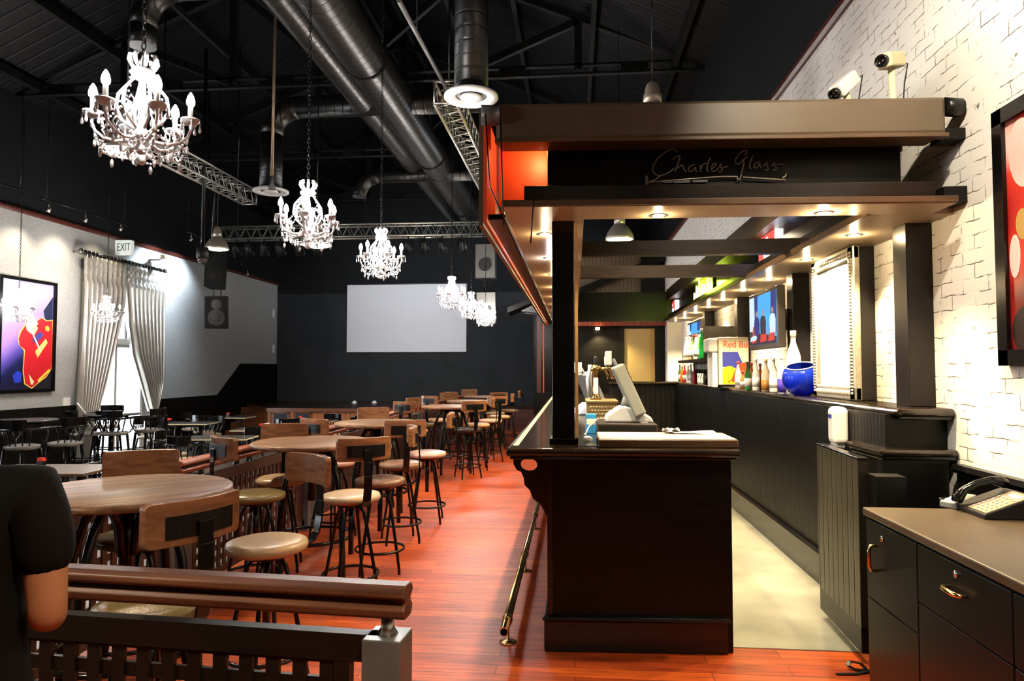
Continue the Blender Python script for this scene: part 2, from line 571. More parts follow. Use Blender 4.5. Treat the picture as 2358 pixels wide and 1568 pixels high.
m = MB().box(PLX, YF, -.35, XR + .1, YB + .1, 0)
struct(m.build('floor', K['floor']), 'raised floor of glossy red wooden planks along the bar', 'floor')
m = MB().box(XL - .2, YF, LOW - .1, PLX, YB + .1, LOW)
struct(m.build('floor', K['dark_tile']), 'lower dark floor beyond the lattice railings', 'floor')
cy = P(1850, 1497, z=0).y
m = MB().box(.60, cy, .0, XR, 16.2, .004)
struct(m.build('floor', K['concrete']), 'bare grey concrete floor in the aisle behind the bar', 'floor')

# left wall with its openings
ops = [(DY0, DY1, LOW, 3.45), (6.2, 8.4, .9, 3.45), (1.6, 3.8, .9, 3.45)]
m = MB()
ys = [YF] + sorted([v for o in ops for v in o[:2]]) + [YB]
for a, b in zip(ys[:-1], ys[1:]):
    hole = [o for o in ops if o[0] == a and o[1] == b]
    if hole:
        o = hole[0]
        m.box(XL - .25, a, o[3], XL, b, TRIM)
        if o[2] > LOW: m.box(XL - .25, a, LOW, XL, b, o[2])
    else:
        m.box(XL - .25, a, LOW, XL, b, TRIM)
struct(m.build('wall_left', K['plaster_left']), 'grey papered lower part of the left wall', 'wall')
struct(MB().box(XL - .25, YF, TRIM, XL, YB, EAVE).build('wall_left', K['slate']), 'dark slate upper part of the left wall', 'wall')
struct(MB().box(XR, YF, 0, XR + .25, 16.2, TRIM).build('wall_right', K['brick']), 'white painted brick wall behind the bar', 'wall')
struct(MB().box(XR, YF, TRIM, XR + .25, YB, EAVE).build('wall_right', K['slate']), 'dark slate band above the brick wall', 'wall')
gab = [(XL, EAVE), (XL, LOW), (XR, LOW), (XR, EAVE), (RX, RZ)]
gab2 = [(XL, EAVE), (XL, 4.05), (XR, 4.05), (XR, EAVE), (RX, RZ)]
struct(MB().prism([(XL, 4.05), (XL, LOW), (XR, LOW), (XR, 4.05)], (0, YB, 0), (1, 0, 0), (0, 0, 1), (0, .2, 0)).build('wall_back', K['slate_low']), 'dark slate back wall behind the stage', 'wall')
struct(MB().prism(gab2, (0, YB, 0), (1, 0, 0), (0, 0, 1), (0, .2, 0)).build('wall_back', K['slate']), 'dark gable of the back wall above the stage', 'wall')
struct(MB().prism(gab, (0, YF, 0), (1, 0, 0), (0, 0, 1), (0, -.2, 0)).build('wall_front', K['slate_low']), 'dark front wall of the hall', 'wall')

ceil = MB()
for x in (XL, XR):
    e = V((x + (-.3 if x < 0 else .3), 0, EAVE - .14)); r = V((RX, 0, RZ))
    ceil.prism([(0, 0), (1, 0), (1, .03), (0, .03)], (e.x, YF - .3, e.z), r - e, (0, 0, 1), (0, YB - YF + .6, 0))
ceil = struct(ceil.build('ceiling', K['roof_x']), 'black corrugated sheet roof over the hall', 'ceiling')
for x in (XL, XR):
    for t in (.08, .3, .52, .74, .95):
        q = V((x, 0, EAVE)).lerp(V((RX, 0, RZ)), t)
        MB().box(q.x - .04, YF, q.z - .2, q.x + .04, YB, q.z - .06).build('purlin', K['roof_steel'], ceil)

for i, y in enumerate((3.3, 7.2, 11.1, 15.0, 18.9)):
    m = MB()
    for z in (EAVE - .02, EAVE + .13):
        m.bar((XL, y, z), (XR, y, z), .09, .035)
    for x in range(-9, 2, 2):
        m.box(x - .22, y - .05, EAVE - .03, x + .22, y + .05, EAVE + .145)
    for x in (XL, XR):
        m.bar((x, y, EAVE + .12), (RX, y, RZ - .22), .1, .16)
    m.bar((RX, y, EAVE), (RX, y, RZ - .2), .1, .14)
    for sgn in (-1, 1):
        h = (XR - XL) / 2
        zt = lambda t: EAVE + (RZ - .22 - EAVE) * (1 - t)
        for a, b in ((0, .33), (.33, .33), (.33, .66), (.66, .66)):
            m.bar((RX + sgn * h * a, y, EAVE + .05), (RX + sgn * h * b, y, zt(b)), .09, .12)
    struct(m.build('roof_truss', K['roof_steel']), 'black steel roof truss, %s from the camera' % ORD[i], 'roof truss')

m = MB().prism([(0, -.05), (.03, -.05), (.05, -.02), (.05, .02), (.03, .05), (0, .05)], (XL, YF, TRIM), (1, 0, 0), (0, 0, 1), (0, YB - YF, 0))
struct(m.build('trim_1', K['mahogany']), 'dark red picture rail along the left wall', 'moulding')
m = MB().prism([(0, -.05), (-.03, -.05), (-.05, -.02), (-.05, .02), (-.03, .05), (0, .05)], (XR, YF, TRIM), (1, 0, 0), (0, 0, 1), (0, YB - YF, 0))
struct(m.build('trim_2', K['mahogany']), 'dark red picture rail above the brick wall', 'moulding')

# wainscots
m = MB()
m.box(XL, YF, LOW, XL + .03, DY0, .84)
m.prism([(DY1, LOW), (YB, LOW), (YB, 1.72), (P(553, 836, X=XL).y, 1.72), (P(500, 918, X=XL).y, .84), (DY1, .84)], (XL, 0, 0), (0, 1, 0), (0, 0, 1), (.03, 0, 0))
wl = struct(m.build('baseboard_left', K['bead_black']), 'black boarded wainscot along the left wall', 'wainscot')
m = MB().box(XR - .03, YF, 0, XR, 3.98, .985)
wr = struct(m.build('baseboard_right', K['black']), 'black wainscot below the brick beside the desk', 'wainscot')
MB().prism([(0, 0), (-.05, 0), (-.065, .02), (-.05, .045), (0, .045)], (XR, YF, .985), (1, 0, 0), (0, 0, 1), (0, 3.98 - YF, 0)).build('cap_moulding', K['black_gloss'], wr)

# step down from the raised floor: riser
struct(MB().box(PLX - .012, YF, LOW, PLX, STY, -.02).build('trim_3', K['mahogany']), 'riser of the raised red floor', 'step riser')

# ------------------------------------------------------------------ glazed door and windows
def window(n, y0, y1, z0, z1, label, door=False):
    x = XL - .14
    w = thing('window_%d' % n, label, 'window', (0, 0, 0)); w['kind'] = 'structure'
    fr = MB()
    fr.box(x - .03, y0, z0, x + .05, y0 + .07, z1); fr.box(x - .03, y1 - .07, z0, x + .05, y1, z1)
    fr.box(x - .03, y0, z1 - .07, x + .05, y1, z1)
    if not door: fr.box(x - .03, y0, z0, x + .05, y1, z0 + .07)
    zt = z0 + (z1 - z0) * .66
    fr.box(x - .04, y0, zt - .07, x + .06, y1, zt + .07)
    fr.build('frame', K['white'] if door else K['black'], w)
    g = MB()
    ym = (y0 + y1) / 2
    for k in range(1, 6):
        yy = y0 + (y1 - y0) * k / 6
        g.box(x - .015, yy - .018, zt, x + .03, yy + .018, z1)
    g.box(x - .014, y0, (zt + z1) / 2 - .018, x + .029, y1, (zt + z1) / 2 + .018)
    g.build('muntin', K['black'], w)
    for a, b in ((y0 + .07, ym), (ym, y1 - .07)):
        l = MB()
        zb = z0 + (.0 if door else .07)
        for c in (a, b - .035): l.box(x - .02, c, zb, x + .025, c + .035, zt - .07)
        l.box(x - .02, a, zt - .13, x + .025, b, zt - .07); l.box(x - .02, a, zb, x + .025, b, zb + .12)
        lo = l.build('leaf', K['white'], w)
        MB().box(x - .004, a + .06, zb + .12, x + .004, b - .06, zt - .13).build('pane', K['pane'], lo)
        if door: MB().box(x + .025, (b if a < ym - .3 and b == ym else a) - .04, zb + 1.0, x + .07, (b if b == ym else a) + .02, zb + 1.04).build('handle', K['brushed'], lo)
    li = bpy.data.lights.new('window_daylight_%d' % n, 'AREA')
    li.shape = 'RECTANGLE'; li.size = y1 - y0; li.size_y = z1 - z0
    li.cycles.is_portal = True
    lo = bpy.data.objects.new('window_daylight_%d' % n, li); COL.objects.link(lo)
    lo.location = (XL - .24, (y0 + y1) / 2, (z0 + z1) / 2)
    lo.rotation_euler = (0, -PI / 2, 0)
    li.size, li.size_y = z1 - z0, y1 - y0


window(1, *ops[0], 'tall glazed double door glaring with daylight between silver curtains', True)
window(2, *ops[1], 'tall window in the left wall beyond the guitar picture')
window(3, *ops[2], 'tall window in the left wall nearest the front')
struct(MB().box(XL - 6, DY0 - 6, LOW - .12, XL - .2, DY1 + 6, LOW - .02).build('ground_outside', mat('paving', (.6, .6, .58), .8, var=.1)), 'pale paving outside the glazed door', 'paving')
wd = bpy.data.worlds.new('daylight'); sc.world = wd
wd.use_nodes = True
bg = wd.node_tree.nodes['Background']
bg.inputs['Color'].default_value = (.86, .93, 1, 1)
bg.inputs['Strength'].default_value = 16.0
wd.cycles.sampling_method = 'AUTOMATIC'

# ------------------------------------------------------------------ stage
st = thing('stage', 'low wooden stage in front of the dark back wall', 'stage', (0, 0, 0)); 
xa, xb = P(610, 940, z=STZ).x, -1.95
xc, yc = XL + .04, P(552, 930, z=STZ).y
poly = [(xc, yc), (xa, STY), (xb, STY), (xb, YB), (xc, YB)]
MB().prism(poly, (0, 0, STZ - .03), (1, 0, 0), (0, 1, 0), (0, 0, .03)).build('deck', K['stage_deck'], st)
q = MB()
for (a, b) in (((xc, yc), (xa, STY)), ((xa, STY), (xb, STY))):
    q.bar((a[0], a[1], STZ - .05), (b[0], b[1], STZ - .05), .07, .09)
q.build('nosing', K['stage_edge'], st)
poly2 = [(x, y + (.04 if i < 3 else 0)) for i, (x, y) in enumerate(poly)]
MB().prism(poly2, (0, 0, LOW), (1, 0, 0), (0, 1, 0), (0, 0, STZ - .06 - LOW)).build('fascia', K['stage_wood'], st)
K['vent'] = mat('dark_opening', (.012, .014, .03), .5)
for x0, x1 in ((628, 663), (678, 714)):
    a, b = P(x0, 952, Y=STY), P(x1, 990, Y=STY)
    MB().box(a.x, STY + .015, LOW + .05, b.x, STY + .05, a.z).build('opening', K['vent'], st)
    q = MB()
    for c in (a.x, b.x): q.box(c - .03, STY + .005, LOW + .05, c + .03, STY + .05, a.z + .03)
    q.box(a.x - .03, STY + .005, a.z, b.x + .03, STY + .05, a.z + .06)
    q.build('opening_frame', K['stage_edge'], st)
s = thing('stage_steps', 'narrow wooden steps at the left end of the stage', 'steps')
for k in range(4):
    MB().box(xc, yc - .45 - .3 * (3 - k) , LOW, xc + .85, yc - .32, LOW + .2 * (k + 1) - .02).build('step', K['stage_edge'], s)
s = thing('stage_steps', 'dark red steps up to the stage beside the bar block', 'steps')
for k in range(3):
    MB().box(-1.94, STY + .05 - .36 * (3 - k) + .36, 0, -.96, 19.5, .165 * (k + 1)).build('step', K['mahogany'], s)
for px in (816, 862):
    p = P(px, 927, z=STZ + .02)
    o = thing('floor_light', 'small white marker light on the stage, %s of the two' % ('left' if px < 840 else 'right'), 'light', (p.x, p.y, STZ), 0, 'marker lights on the stage')
    MB().lathe([(.09, 0), (.09, .02), (.05, .06), (0, .09)], 8).build('dome', K['white'], o)
    MB().lathe([(.11, 0), (.11, .012)], 8).build('base', K['brushed'], o)
a, b = P(801, 657, Y=YB), P(1074, 810, Y=YB)
o = thing('projection_screen', 'large blank white projection screen on the back wall', 'screen')
MB().box(a.x, YB - .05, b.z, b.x, YB - .03, a.z).build('canvas', K['screen_white'], o)
MB().box(a.x - .03, YB - .03, b.z - .03, b.x + .03, YB - .005, a.z + .03).build('frame', K['black'], o)
for i, py in enumerate((722, 803)):
    p = P(631, py, X=XL + .02)
    tag(MB().box(XL, p.y - .06, p.z - .13, XL + .02, p.y + .06, p.z + .13).build('switch_plate', K['white_plastic']), 'small white wall plate near the far corner, %s one' % ('upper', 'lower')[i], 'wall plate', 'wall plates by the stage')

# ------------------------------------------------------------------ end block of the bar
BY = 16.2
struct(MB().box(-.95, BY, 0, XR + .1, YB, 3.75).build('wall_bar', K['black_wood']), 'black panelled end wall beyond the bar', 'wall')
a, b = P(1325, 690, Y=BY), P(1530, 565, Y=BY)
m = MB().box(-.05, BY - .03, P(1330, 690, Y=BY).z, XR, BY, P(1330, 565, Y=BY).z)
struct(m.build('wall_bar', K['bead_brown']), 'brown vertical boarding high on the end wall', 'wall')
m = MB().box(-.05, BY - .25, P(1330, 752, Y=BY).z, XR, BY, P(1330, 690, Y=BY).z)
struct(m.build('trim_4', beads('red_brown_boards', (.30, .05, .02), .12, .35, axis=0)), 'red brown boarded bulkhead above the yellow door', 'bulkhead')
a = P(1480, 590, Y=BY - .1); b = P(1530, 690, Y=BY - .1)
m = MB().box(a.x - .05, BY - .12, b.z, XR - .02, BY - .03, a.z)
struct(m.build('trim_5', K['black_wood']), 'dark boxed panel in the corner above the bulkhead', 'panel')
m = MB().bar(P(1322, 676, Y=BY - .35), P(1530, 592, Y=BY - .35), .1, .16)
struct(m.build('trim_6', K['black_wood']), 'slanting dark rafter over the end of the bar', 'rafter')
d = thing('door_1', 'pale yellow door at the far end of the bar', 'door'); d['kind'] = 'structure'
a, b = P(1437, 757, Y=BY - .03), P(1507, 757, Y=BY - .03)
MB().box(a.x, BY - .04, 0.01, b.x, BY - .002, a.z).build('door_panel', K['door_yellow'], d)
MB().box(b.x - .1, BY - .05, .01, b.x, BY - .04, a.z).build('door_stile', mat('ochre_stile', (.72, .42, .12), .4), d)
q = MB()
for c in (a.x - .12, b.x): q.box(c, BY - .07, 0.01, c + .12, BY - .001, a.z + .1)
q.box(a.x, BY - .07, a.z, b.x, BY - .001, a.z + .1)
q.build('door_frame', K['black_wood'], d)
d = thing('door_2', 'dark panelled door edged in red beside the stage steps', 'door'); d['kind'] = 'structure'
a, b = P(1236, 692, Y=BY - .03), P(1300, 905, Y=BY - .03)
MB().box(a.x, BY - .04, 0.01, b.x + .25, BY - .002, a.z).build('door_panel', K['black_gloss'], d)
q = MB(); q.box(a.x - .0, BY - .06, 0.01, a.x + .1, BY - .001, a.z + .02); q.box(a.x, BY - .06, a.z - .1, b.x + .25, BY - .001, a.z + .02)
q.build('door_frame', K['mahogany'], d)
q = MB(); c = P(1250, 742, Y=BY); q.box(c.x, BY - .06, .9, c.x + .03, BY - .04, c.z); q.box(c.x, BY - .06, c.z - .03, b.x + .2, BY - .04, c.z)
q.build('panel_moulding', K['red_board'], d)
tag(MB().box(-.93, BY - .22, 0.001, -.0, BY - .1, 1.0).build('low_partition', K['black_wood']), 'low black partition at the foot of the end wall', 'partition')
o = thing('awning', 'small dark sloping awning over the stage steps', 'awning')
a, b = P(1172, 724, Y=BY - .5), P(1276, 680, Y=BY - .5)
MB().prism([(a.x, a.z), (b.x, b.z), (b.x, b.z + .12), (a.x, a.z + .12)], (0, BY - .9, 0), (1, 0, 0), (0, 0, 1), (0, .89, 0)).build('sloping_top', K['black_wood'], o)
MB().prism([(a.x + .3, a.z + .05), (b.x, b.z - .04), (b.x, b.z - .35), (b.x - .2, b.z - .45)], (0, BY - .85, 0), (1, 0, 0), (0, 0, 1), (0, .08, 0)).build('bracket', K['grey_post'], o)
MB().prism([(a.x + .3, a.z + .05), (b.x, b.z - .04), (b.x, b.z - .35), (b.x - .2, b.z - .45)], (0, BY - .2, 0), (1, 0, 0), (0, 0, 1), (0, .08, 0)).build('bracket', K['grey_post'], o)

dl_p = P(1376, 757, Y=BY - .3)
o = thing('wall_light', 'small warm lamp under the red brown bulkhead at the far end', 'lamp', (dl_p.x, BY - .32, dl_p.z))
MB().lathe([(.05, .03), (.05, -.02), (.03, -.03), (0, -.035)], 12).build('lamp', K['warm_glow'], o)
END_LAMP = o
# ------------------------------------------------------------------ air ducts
DX, DZ = -2.69, 5.6
def disc_diffuser(o, p, r):
    MB().lathe([(r * .55, .06), (r * .62, 0), (r, .0), (r, .025), (r * .6, .07)], 28, p).build('outer_ring', K['white_plastic'], o)
    MB().lathe([(0, .07), (r * .5, .05), (r * .58, .02)], 28, p).build('inner_cone', K['black'], o)
    MB().lathe([(r * .22, -.002), (r * .42, -.002), (r * .40, .02), (r * .22, .02)], 24, p).build('inner_ring', K['white_plastic'], o)
o = thing('air_duct', 'broad black spiral duct running the length of the hall', 'air duct')
MB().tube([(DX, y, DZ) for y in (1.5, 6, 12, 18.5)], .29, 32).build('pipe', K['duct_y'], o)
for y in (4.5, 8.5, 12.5, 16.5):
    q = MB(); q.tube([(DX + .3 * math.cos(t * PI / 8), y, DZ + .3 * math.sin(t * PI / 8)) for t in range(16)], .02, 6, True)
    q.tube([(DX, y, DZ + .29), (DX, y, 8.2)], .008, 5)
    q.build('hanger', K['roof_steel'], o)
o = thing('air_duct', 'narrower dark spiral duct hung close beside the broad duct', 'air duct')
MB().tube([(DX - .5, y, DZ + .06) for y in (1.5, 6, 12, 18.5)], .2, 24).build('pipe', K['duct_y'], o)
for y in (4.6, 8.6, 12.6, 16.6):
    MB().tube([(DX - .5, y, DZ + .2), (DX - .5, y, 8.3)], .008, 5).build('hanger', K['roof_steel'], o)
yb = P(950, 240, z=DZ).y
for i, (Y, vx, vz, x2, lab) in enumerate((
        (yb, P(625, 350, Y=yb).x, P(610, 443, Y=yb).z, DX + 1.3, 'middle branch duct dropping to a grey ceiling diffuser above the tables'),
        (P(1000, 385, z=DZ).y, None, None, DX + 1.6, 'far branch duct crossing below the broad duct'),
        (6.9, P(330, 20, Y=6.9).x, 5.0, DX, 'near branch duct at the top edge of the view'))):
    o = thing('branch_duct', lab, 'air duct')
    if vx is None:
        vx, vz = P(828, 430, Y=Y).x, P(828, 455, Y=Y).z
    zz = P(900, 240, Y=Y).z if i == 0 else (P(900, 405, Y=Y).z if i == 1 else P(500, -34, Y=Y).z)
    r = .17 if i == 0 else .14
    MB().tube([(x2, Y, zz), (vx + .42, Y, zz)], r, 20).build('cross_pipe', K['duct_xx'], o)
    MB().tube([(vx + .42 - .42 * math.sin(a), Y, zz - .42 + .42 * math.cos(a)) for a in [k * PI / 12 for k in range(7)]], r, 20).build('elbow', K['duct_xx'], o)
    MB().tube([(vx, Y, zz - .42), (vx, Y, vz + .06)], r, 20).build('drop_pipe', K['duct_z'], o)
    if i == 0: disc_diffuser(o, (vx, Y, vz), .27)
p = P(1085, 226, Y=6.6)
o = thing('branch_duct', 'dark duct dropping to a white ringed diffuser beside the canopy', 'air duct')
MB().tube([(p.x, p.y, p.z + .05), (p.x, p.y, 6.9)], .17, 20).build('drop_pipe', K['duct_z'], o)
MB().tube([(p.x, p.y, 6.75), (DX, p.y, 6.0)], .15, 16).build('cross_pipe', K['duct_xx'], o)
disc_diffuser(o, p, .27)
# ================================================================== rigging
def light(name, kind, loc, power, col, parent=None, radius=.05, aim=None, cone=None, blend=.5):
    li = bpy.data.lights.new(name, kind)
    li.energy = power; li.color = col; li.shadow_soft_size = radius
    if kind == 'SPOT':
        li.spot_size = math.radians(cone or 110); li.spot_blend = blend
    o = bpy.data.objects.new(name, li)
    COL.objects.link(o)
    o.location = loc
    if aim is not None:
        o.rotation_euler = V(aim).to_track_quat('-Z', 'Y').to_euler()
    if parent is not None: o.parent = parent
    return o


def box_truss(o, a, b, s, step=None):
    a, b = V(a), V(b)
    d = (b - a).normalized(); L = (b - a).length
    r = d.cross(V((0, 0, 1))).normalized() * s / 2; u = V((0, 0, s / 2))
    q = MB(); w = MB()
    cs = [r + u, r - u, -r - u, -r + u]
    for c in cs: q.tube([a + c, b + c], s * .085, 8)
    n = max(2, round(L / (step or s)))
    for k in range(4):
        c1, c2 = cs[k], cs[(k + 1) % 4]
        for i in range(n):
            p, e = a + d * (L * i / n), a + d * (L * (i + 1) / n)
            w.tube([p + c1, (p + e) / 2 + c2, e + c1], s * .035, 5)
    for e in (a, b):
        for k in range(4): w.tube([e + cs[k], e + cs[(k + 1) % 4]], s * .05, 6)
    q.build('chord', K['truss_al'], o); w.build('lacing', K['truss_al'], o)


TY = 16.5
ta, tb = P(495, 542, Y=TY), P(1131, 524, Y=TY)
tz = (ta.z + tb.z) / 2
o = thing('lighting_truss', 'aluminium lattice truss across the hall in front of the stage', 'truss')
box_truss(o, (ta.x, TY, tz), (tb.x, TY, tz), .3)
q = MB()
for x in (ta.x + .6, -5.2, tb.x - .1): MB().tube([(x, TY, tz + .15), (x, TY, 7.6 if -7 < x < -1 else 6.9)], .012, 5).build('suspension_cable', K['steel'], o)
tzz = 4.95
o = thing('lighting_truss', 'aluminium lattice truss running lengthwise behind the nearest chandelier', 'truss')
box_truss(o, (-1.88 * (tzz - EYE), 9.6, tzz), (-1.88 * (tzz - EYE), P(575, 455, z=tzz).y, tzz), .27)
q = MB()
for y in (10, 12.4): MB().tube([(-1.88 * (tzz - EYE), y, tzz + .13), (-1.88 * (tzz - EYE), y, 7.8)], .012, 5).build('suspension_cable', K['steel'], o)
o = thing('lighting_truss', 'bright aluminium lattice truss beside the red edge of the bar canopy', 'truss')
rx = -.46 * (tzz - EYE)
box_truss(o, (rx, P(1026, 212, z=tzz).y, tzz), (rx, P(1130, 436, z=tzz).y, tzz), .27)
q = MB()
for y in (8.4, 12.3): MB().tube([(rx, y, tzz + .13), (rx, y, 7.7)], .012, 5).build('suspension_cable', K['steel'], o)
o = thing('ceiling_pipe', 'long thin pale pipe slanting to the truss by the canopy', 'pipe')
MB().tube([P(918, 0, Y=5.6), P(1034, 214, Y=8.1)], .025, 8).build('pipe', K['grey_post'], o)
MB().tube([P(960, 78, Y=6.4), P(960, 78, Y=6.4) + V((0, 0, 2.6))], .006, 5).build('hanger_wire', K['steel'], o)

# spot lamps under the truss
def par_can():
    o = thing('stage_lamp', '', 'stage lamp')
    R = Matrix.Rotation(.5, 3, 'X')
    MB().lathe([(.0, .2), (.06, .19), (.1, .12), (.115, .02), (.115, -.16), (.1, -.16), (.1, -.02)], 16, (0, 0, 0), R).build('housing', K['dark_plastic'], o)
    MB().lathe([(0, -.11), (.06, -.12), (.1, -.13)], 16, (0, 0, 0), R).build('lens', mat('lamp_lens', (.25, .25, .26), .08, spec=.8) if 'lens' not in K else K['lens'], o)
    MB().tube([(-.13, 0, 0), (-.14, 0, .1), (-.1, 0, .2), (.1, 0, .2), (.14, 0, .1), (.13, 0, 0)], .012, 6).build('yoke', K['steel'], o)
    MB().tube([(0, 0, .2), (0, 0, .3)], .02, 6).build('clamp', K['steel'], o)
    return o


par = par_can()
xs = [545, 573, 608, 645, 690, 730, 940, 978, 1018, 1065]
for i, px in enumerate(xs):
    o = par if i == 0 else copy_tree(par)
    p = P(px, 572 - (px - 545) * .035, Y=TY)
    o.location = (p.x, TY, tz - .42); o.rotation_euler.z = random.uniform(-.4, .4)
    side = 'left' if i < 6 else 'right'
    k = i if i < 6 else 9 - i
    o['label'] = 'round dark stage lamp under the cross truss, %s from its %s end' % (ORD[k], side)
    o['group'] = 'stage lamps under the cross truss'


def speaker(p, w, h, rz, tilt, label, mesh):
    o = thing('loudspeaker', label, 'loudspeaker', p, rz, 'loudspeakers hung beside the stage')
    o.rotation_euler = (tilt, 0, rz)
    d = .4
    MB().prism([(-w / 2, 0), (w / 2, 0), (w / 2 * .72, d), (-w / 2 * .72, d)], (0, 0, -h / 2), (1, 0, 0), (0, 1, 0), (0, 0, h)).build('cabinet', K['dark_plastic'], o, .01)
    g = MB().box(-w / 2 + .02, -.014, -h / 2 + .02, w / 2 - .02, -.001, h / 2 - .02)
    g.build('grille', K['mesh_grille'] if mesh else K['speaker'], o)
    if not mesh:
        MB().lathe([(w * .16, .03), (w * .34, 0), (w * .36, .012)], 24, (0, -.016, -h * .16), Matrix.Rotation(PI / 2, 3, 'X')).build('woofer', K['cone'], o)
        MB().lathe([(w * .08, .02), (w * .2, 0), (w * .22, .01)], 20, (0, -.016, h * .25), Matrix.Rotation(PI / 2, 3, 'X')).build('horn', K['cone'], o)
    else:
        MB().lathe([(w * .1, .03), (w * .3, 0), (w * .32, .012)], 20, (0, -.018, -h * .1), Matrix.Rotation(PI / 2, 3, 'X')).build('woofer', K['cone'], o)
    q = MB()
    for sx in (-.3, .3):
        for sy in (.12,):
            for k in range(5 if mesh or 'lower' in label else 16):
                c = V((w * sx * .5, sy, h / 2 + .02 + k * .06))
                q.tube([c + V((.012 * math.cos(t), .0 if k % 2 else .012 * math.cos(t), .035 * math.sin(t))) for t in [j * PI / 3 for j in range(6)]], .006, 4, True)
    q.build('chain', K['steel'], o)
    return o


K['mesh_grille'] = mat('steel_mesh', (.16, .155, .14), .4, metal=.5, var=.6, scale=160)
for (x0, y0, x1, y1, rz, ti, mesh, lab) in (
        (470, 578, 521, 660, .28, -.1, False, 'upper black loudspeaker of the hanging pair left of the stage'),
        (470, 682, 527, 757, .3, .12, False, 'lower black loudspeaker of the hanging pair left of the stage'),
        (1093, 561, 1142, 641, -.1, 0, True, 'upper mesh fronted loudspeaker of the pair right of the stage'),
        (1096, 672, 1143, 745, -.1, .06, True, 'lower mesh fronted loudspeaker of the pair right of the stage')):
    Y = 15.9
    a, b = P(x0, y0, Y=Y), P(x1, y1, Y=Y)
    speaker((a + b) / 2, (b.x - a.x) * (.86 if not mesh else 1), a.z - b.z, rz, ti, lab, mesh)

# pendant lamps
def pendant():
    o = thing('pendant_lamp', '', 'pendant lamp')
    MB().lathe([(.2, .012), (.205, 0), (.21, 0), (.205, .035), (.18, .1), (.14, .165), (.095, .215), (.082, .225)], 32).build('shade', K['shade_metal'], o)
    MB().lathe([(.082, .225), (.078, .30), (.066, .33), (.063, .36), (.05, .40), (.02, .425), (.01, .43)], 24).build('neck', K['shade_metal'], o)
    MB().lathe([(0, -.03), (.1, -.022), (.16, -.008), (.19, .008)], 28).build('lamp', K['pend_glow'], o)
    MB().tube([(0, 0, .43), (.004, .002, 1.6), (0, 0, 3.2)], .006, 6).build('cord', K['steel'], o)
    return o


pd = pendant()
pl = ((500, 574, 12.0, 'pendant'), (290, 352, 5.6, 0), (729, 566, 9.2, 0), (1427, 552, 10.0, 0), (1502, 188, 5.9, 1))
labs = ['brushed metal pendant lamp in front of the left loudspeakers', 'brushed metal pendant lamp behind the nearest chandelier', 'brushed metal pendant lamp behind the second chandelier',
        'brushed metal pendant lamp seen through the bar canopy', 'brushed metal pendant lamp rising behind the canopy top']
for i, (px, py, Y, top) in enumerate(pl):
    o = pd if i == 0 else copy_tree(pd)
    p = P(px, py, Y=Y)
    if top == 1: p.z -= .425
    o.location = p; o['label'] = labs[i]; o['group'] = 'brushed metal pendant lamps'
    light('pendant_light', 'SPOT', (0, 0, -.05), PEND_W * (4.5 if i == 0 else 1), (1, .8, .55), o, .12, (0, 0, -1), 125, .6)

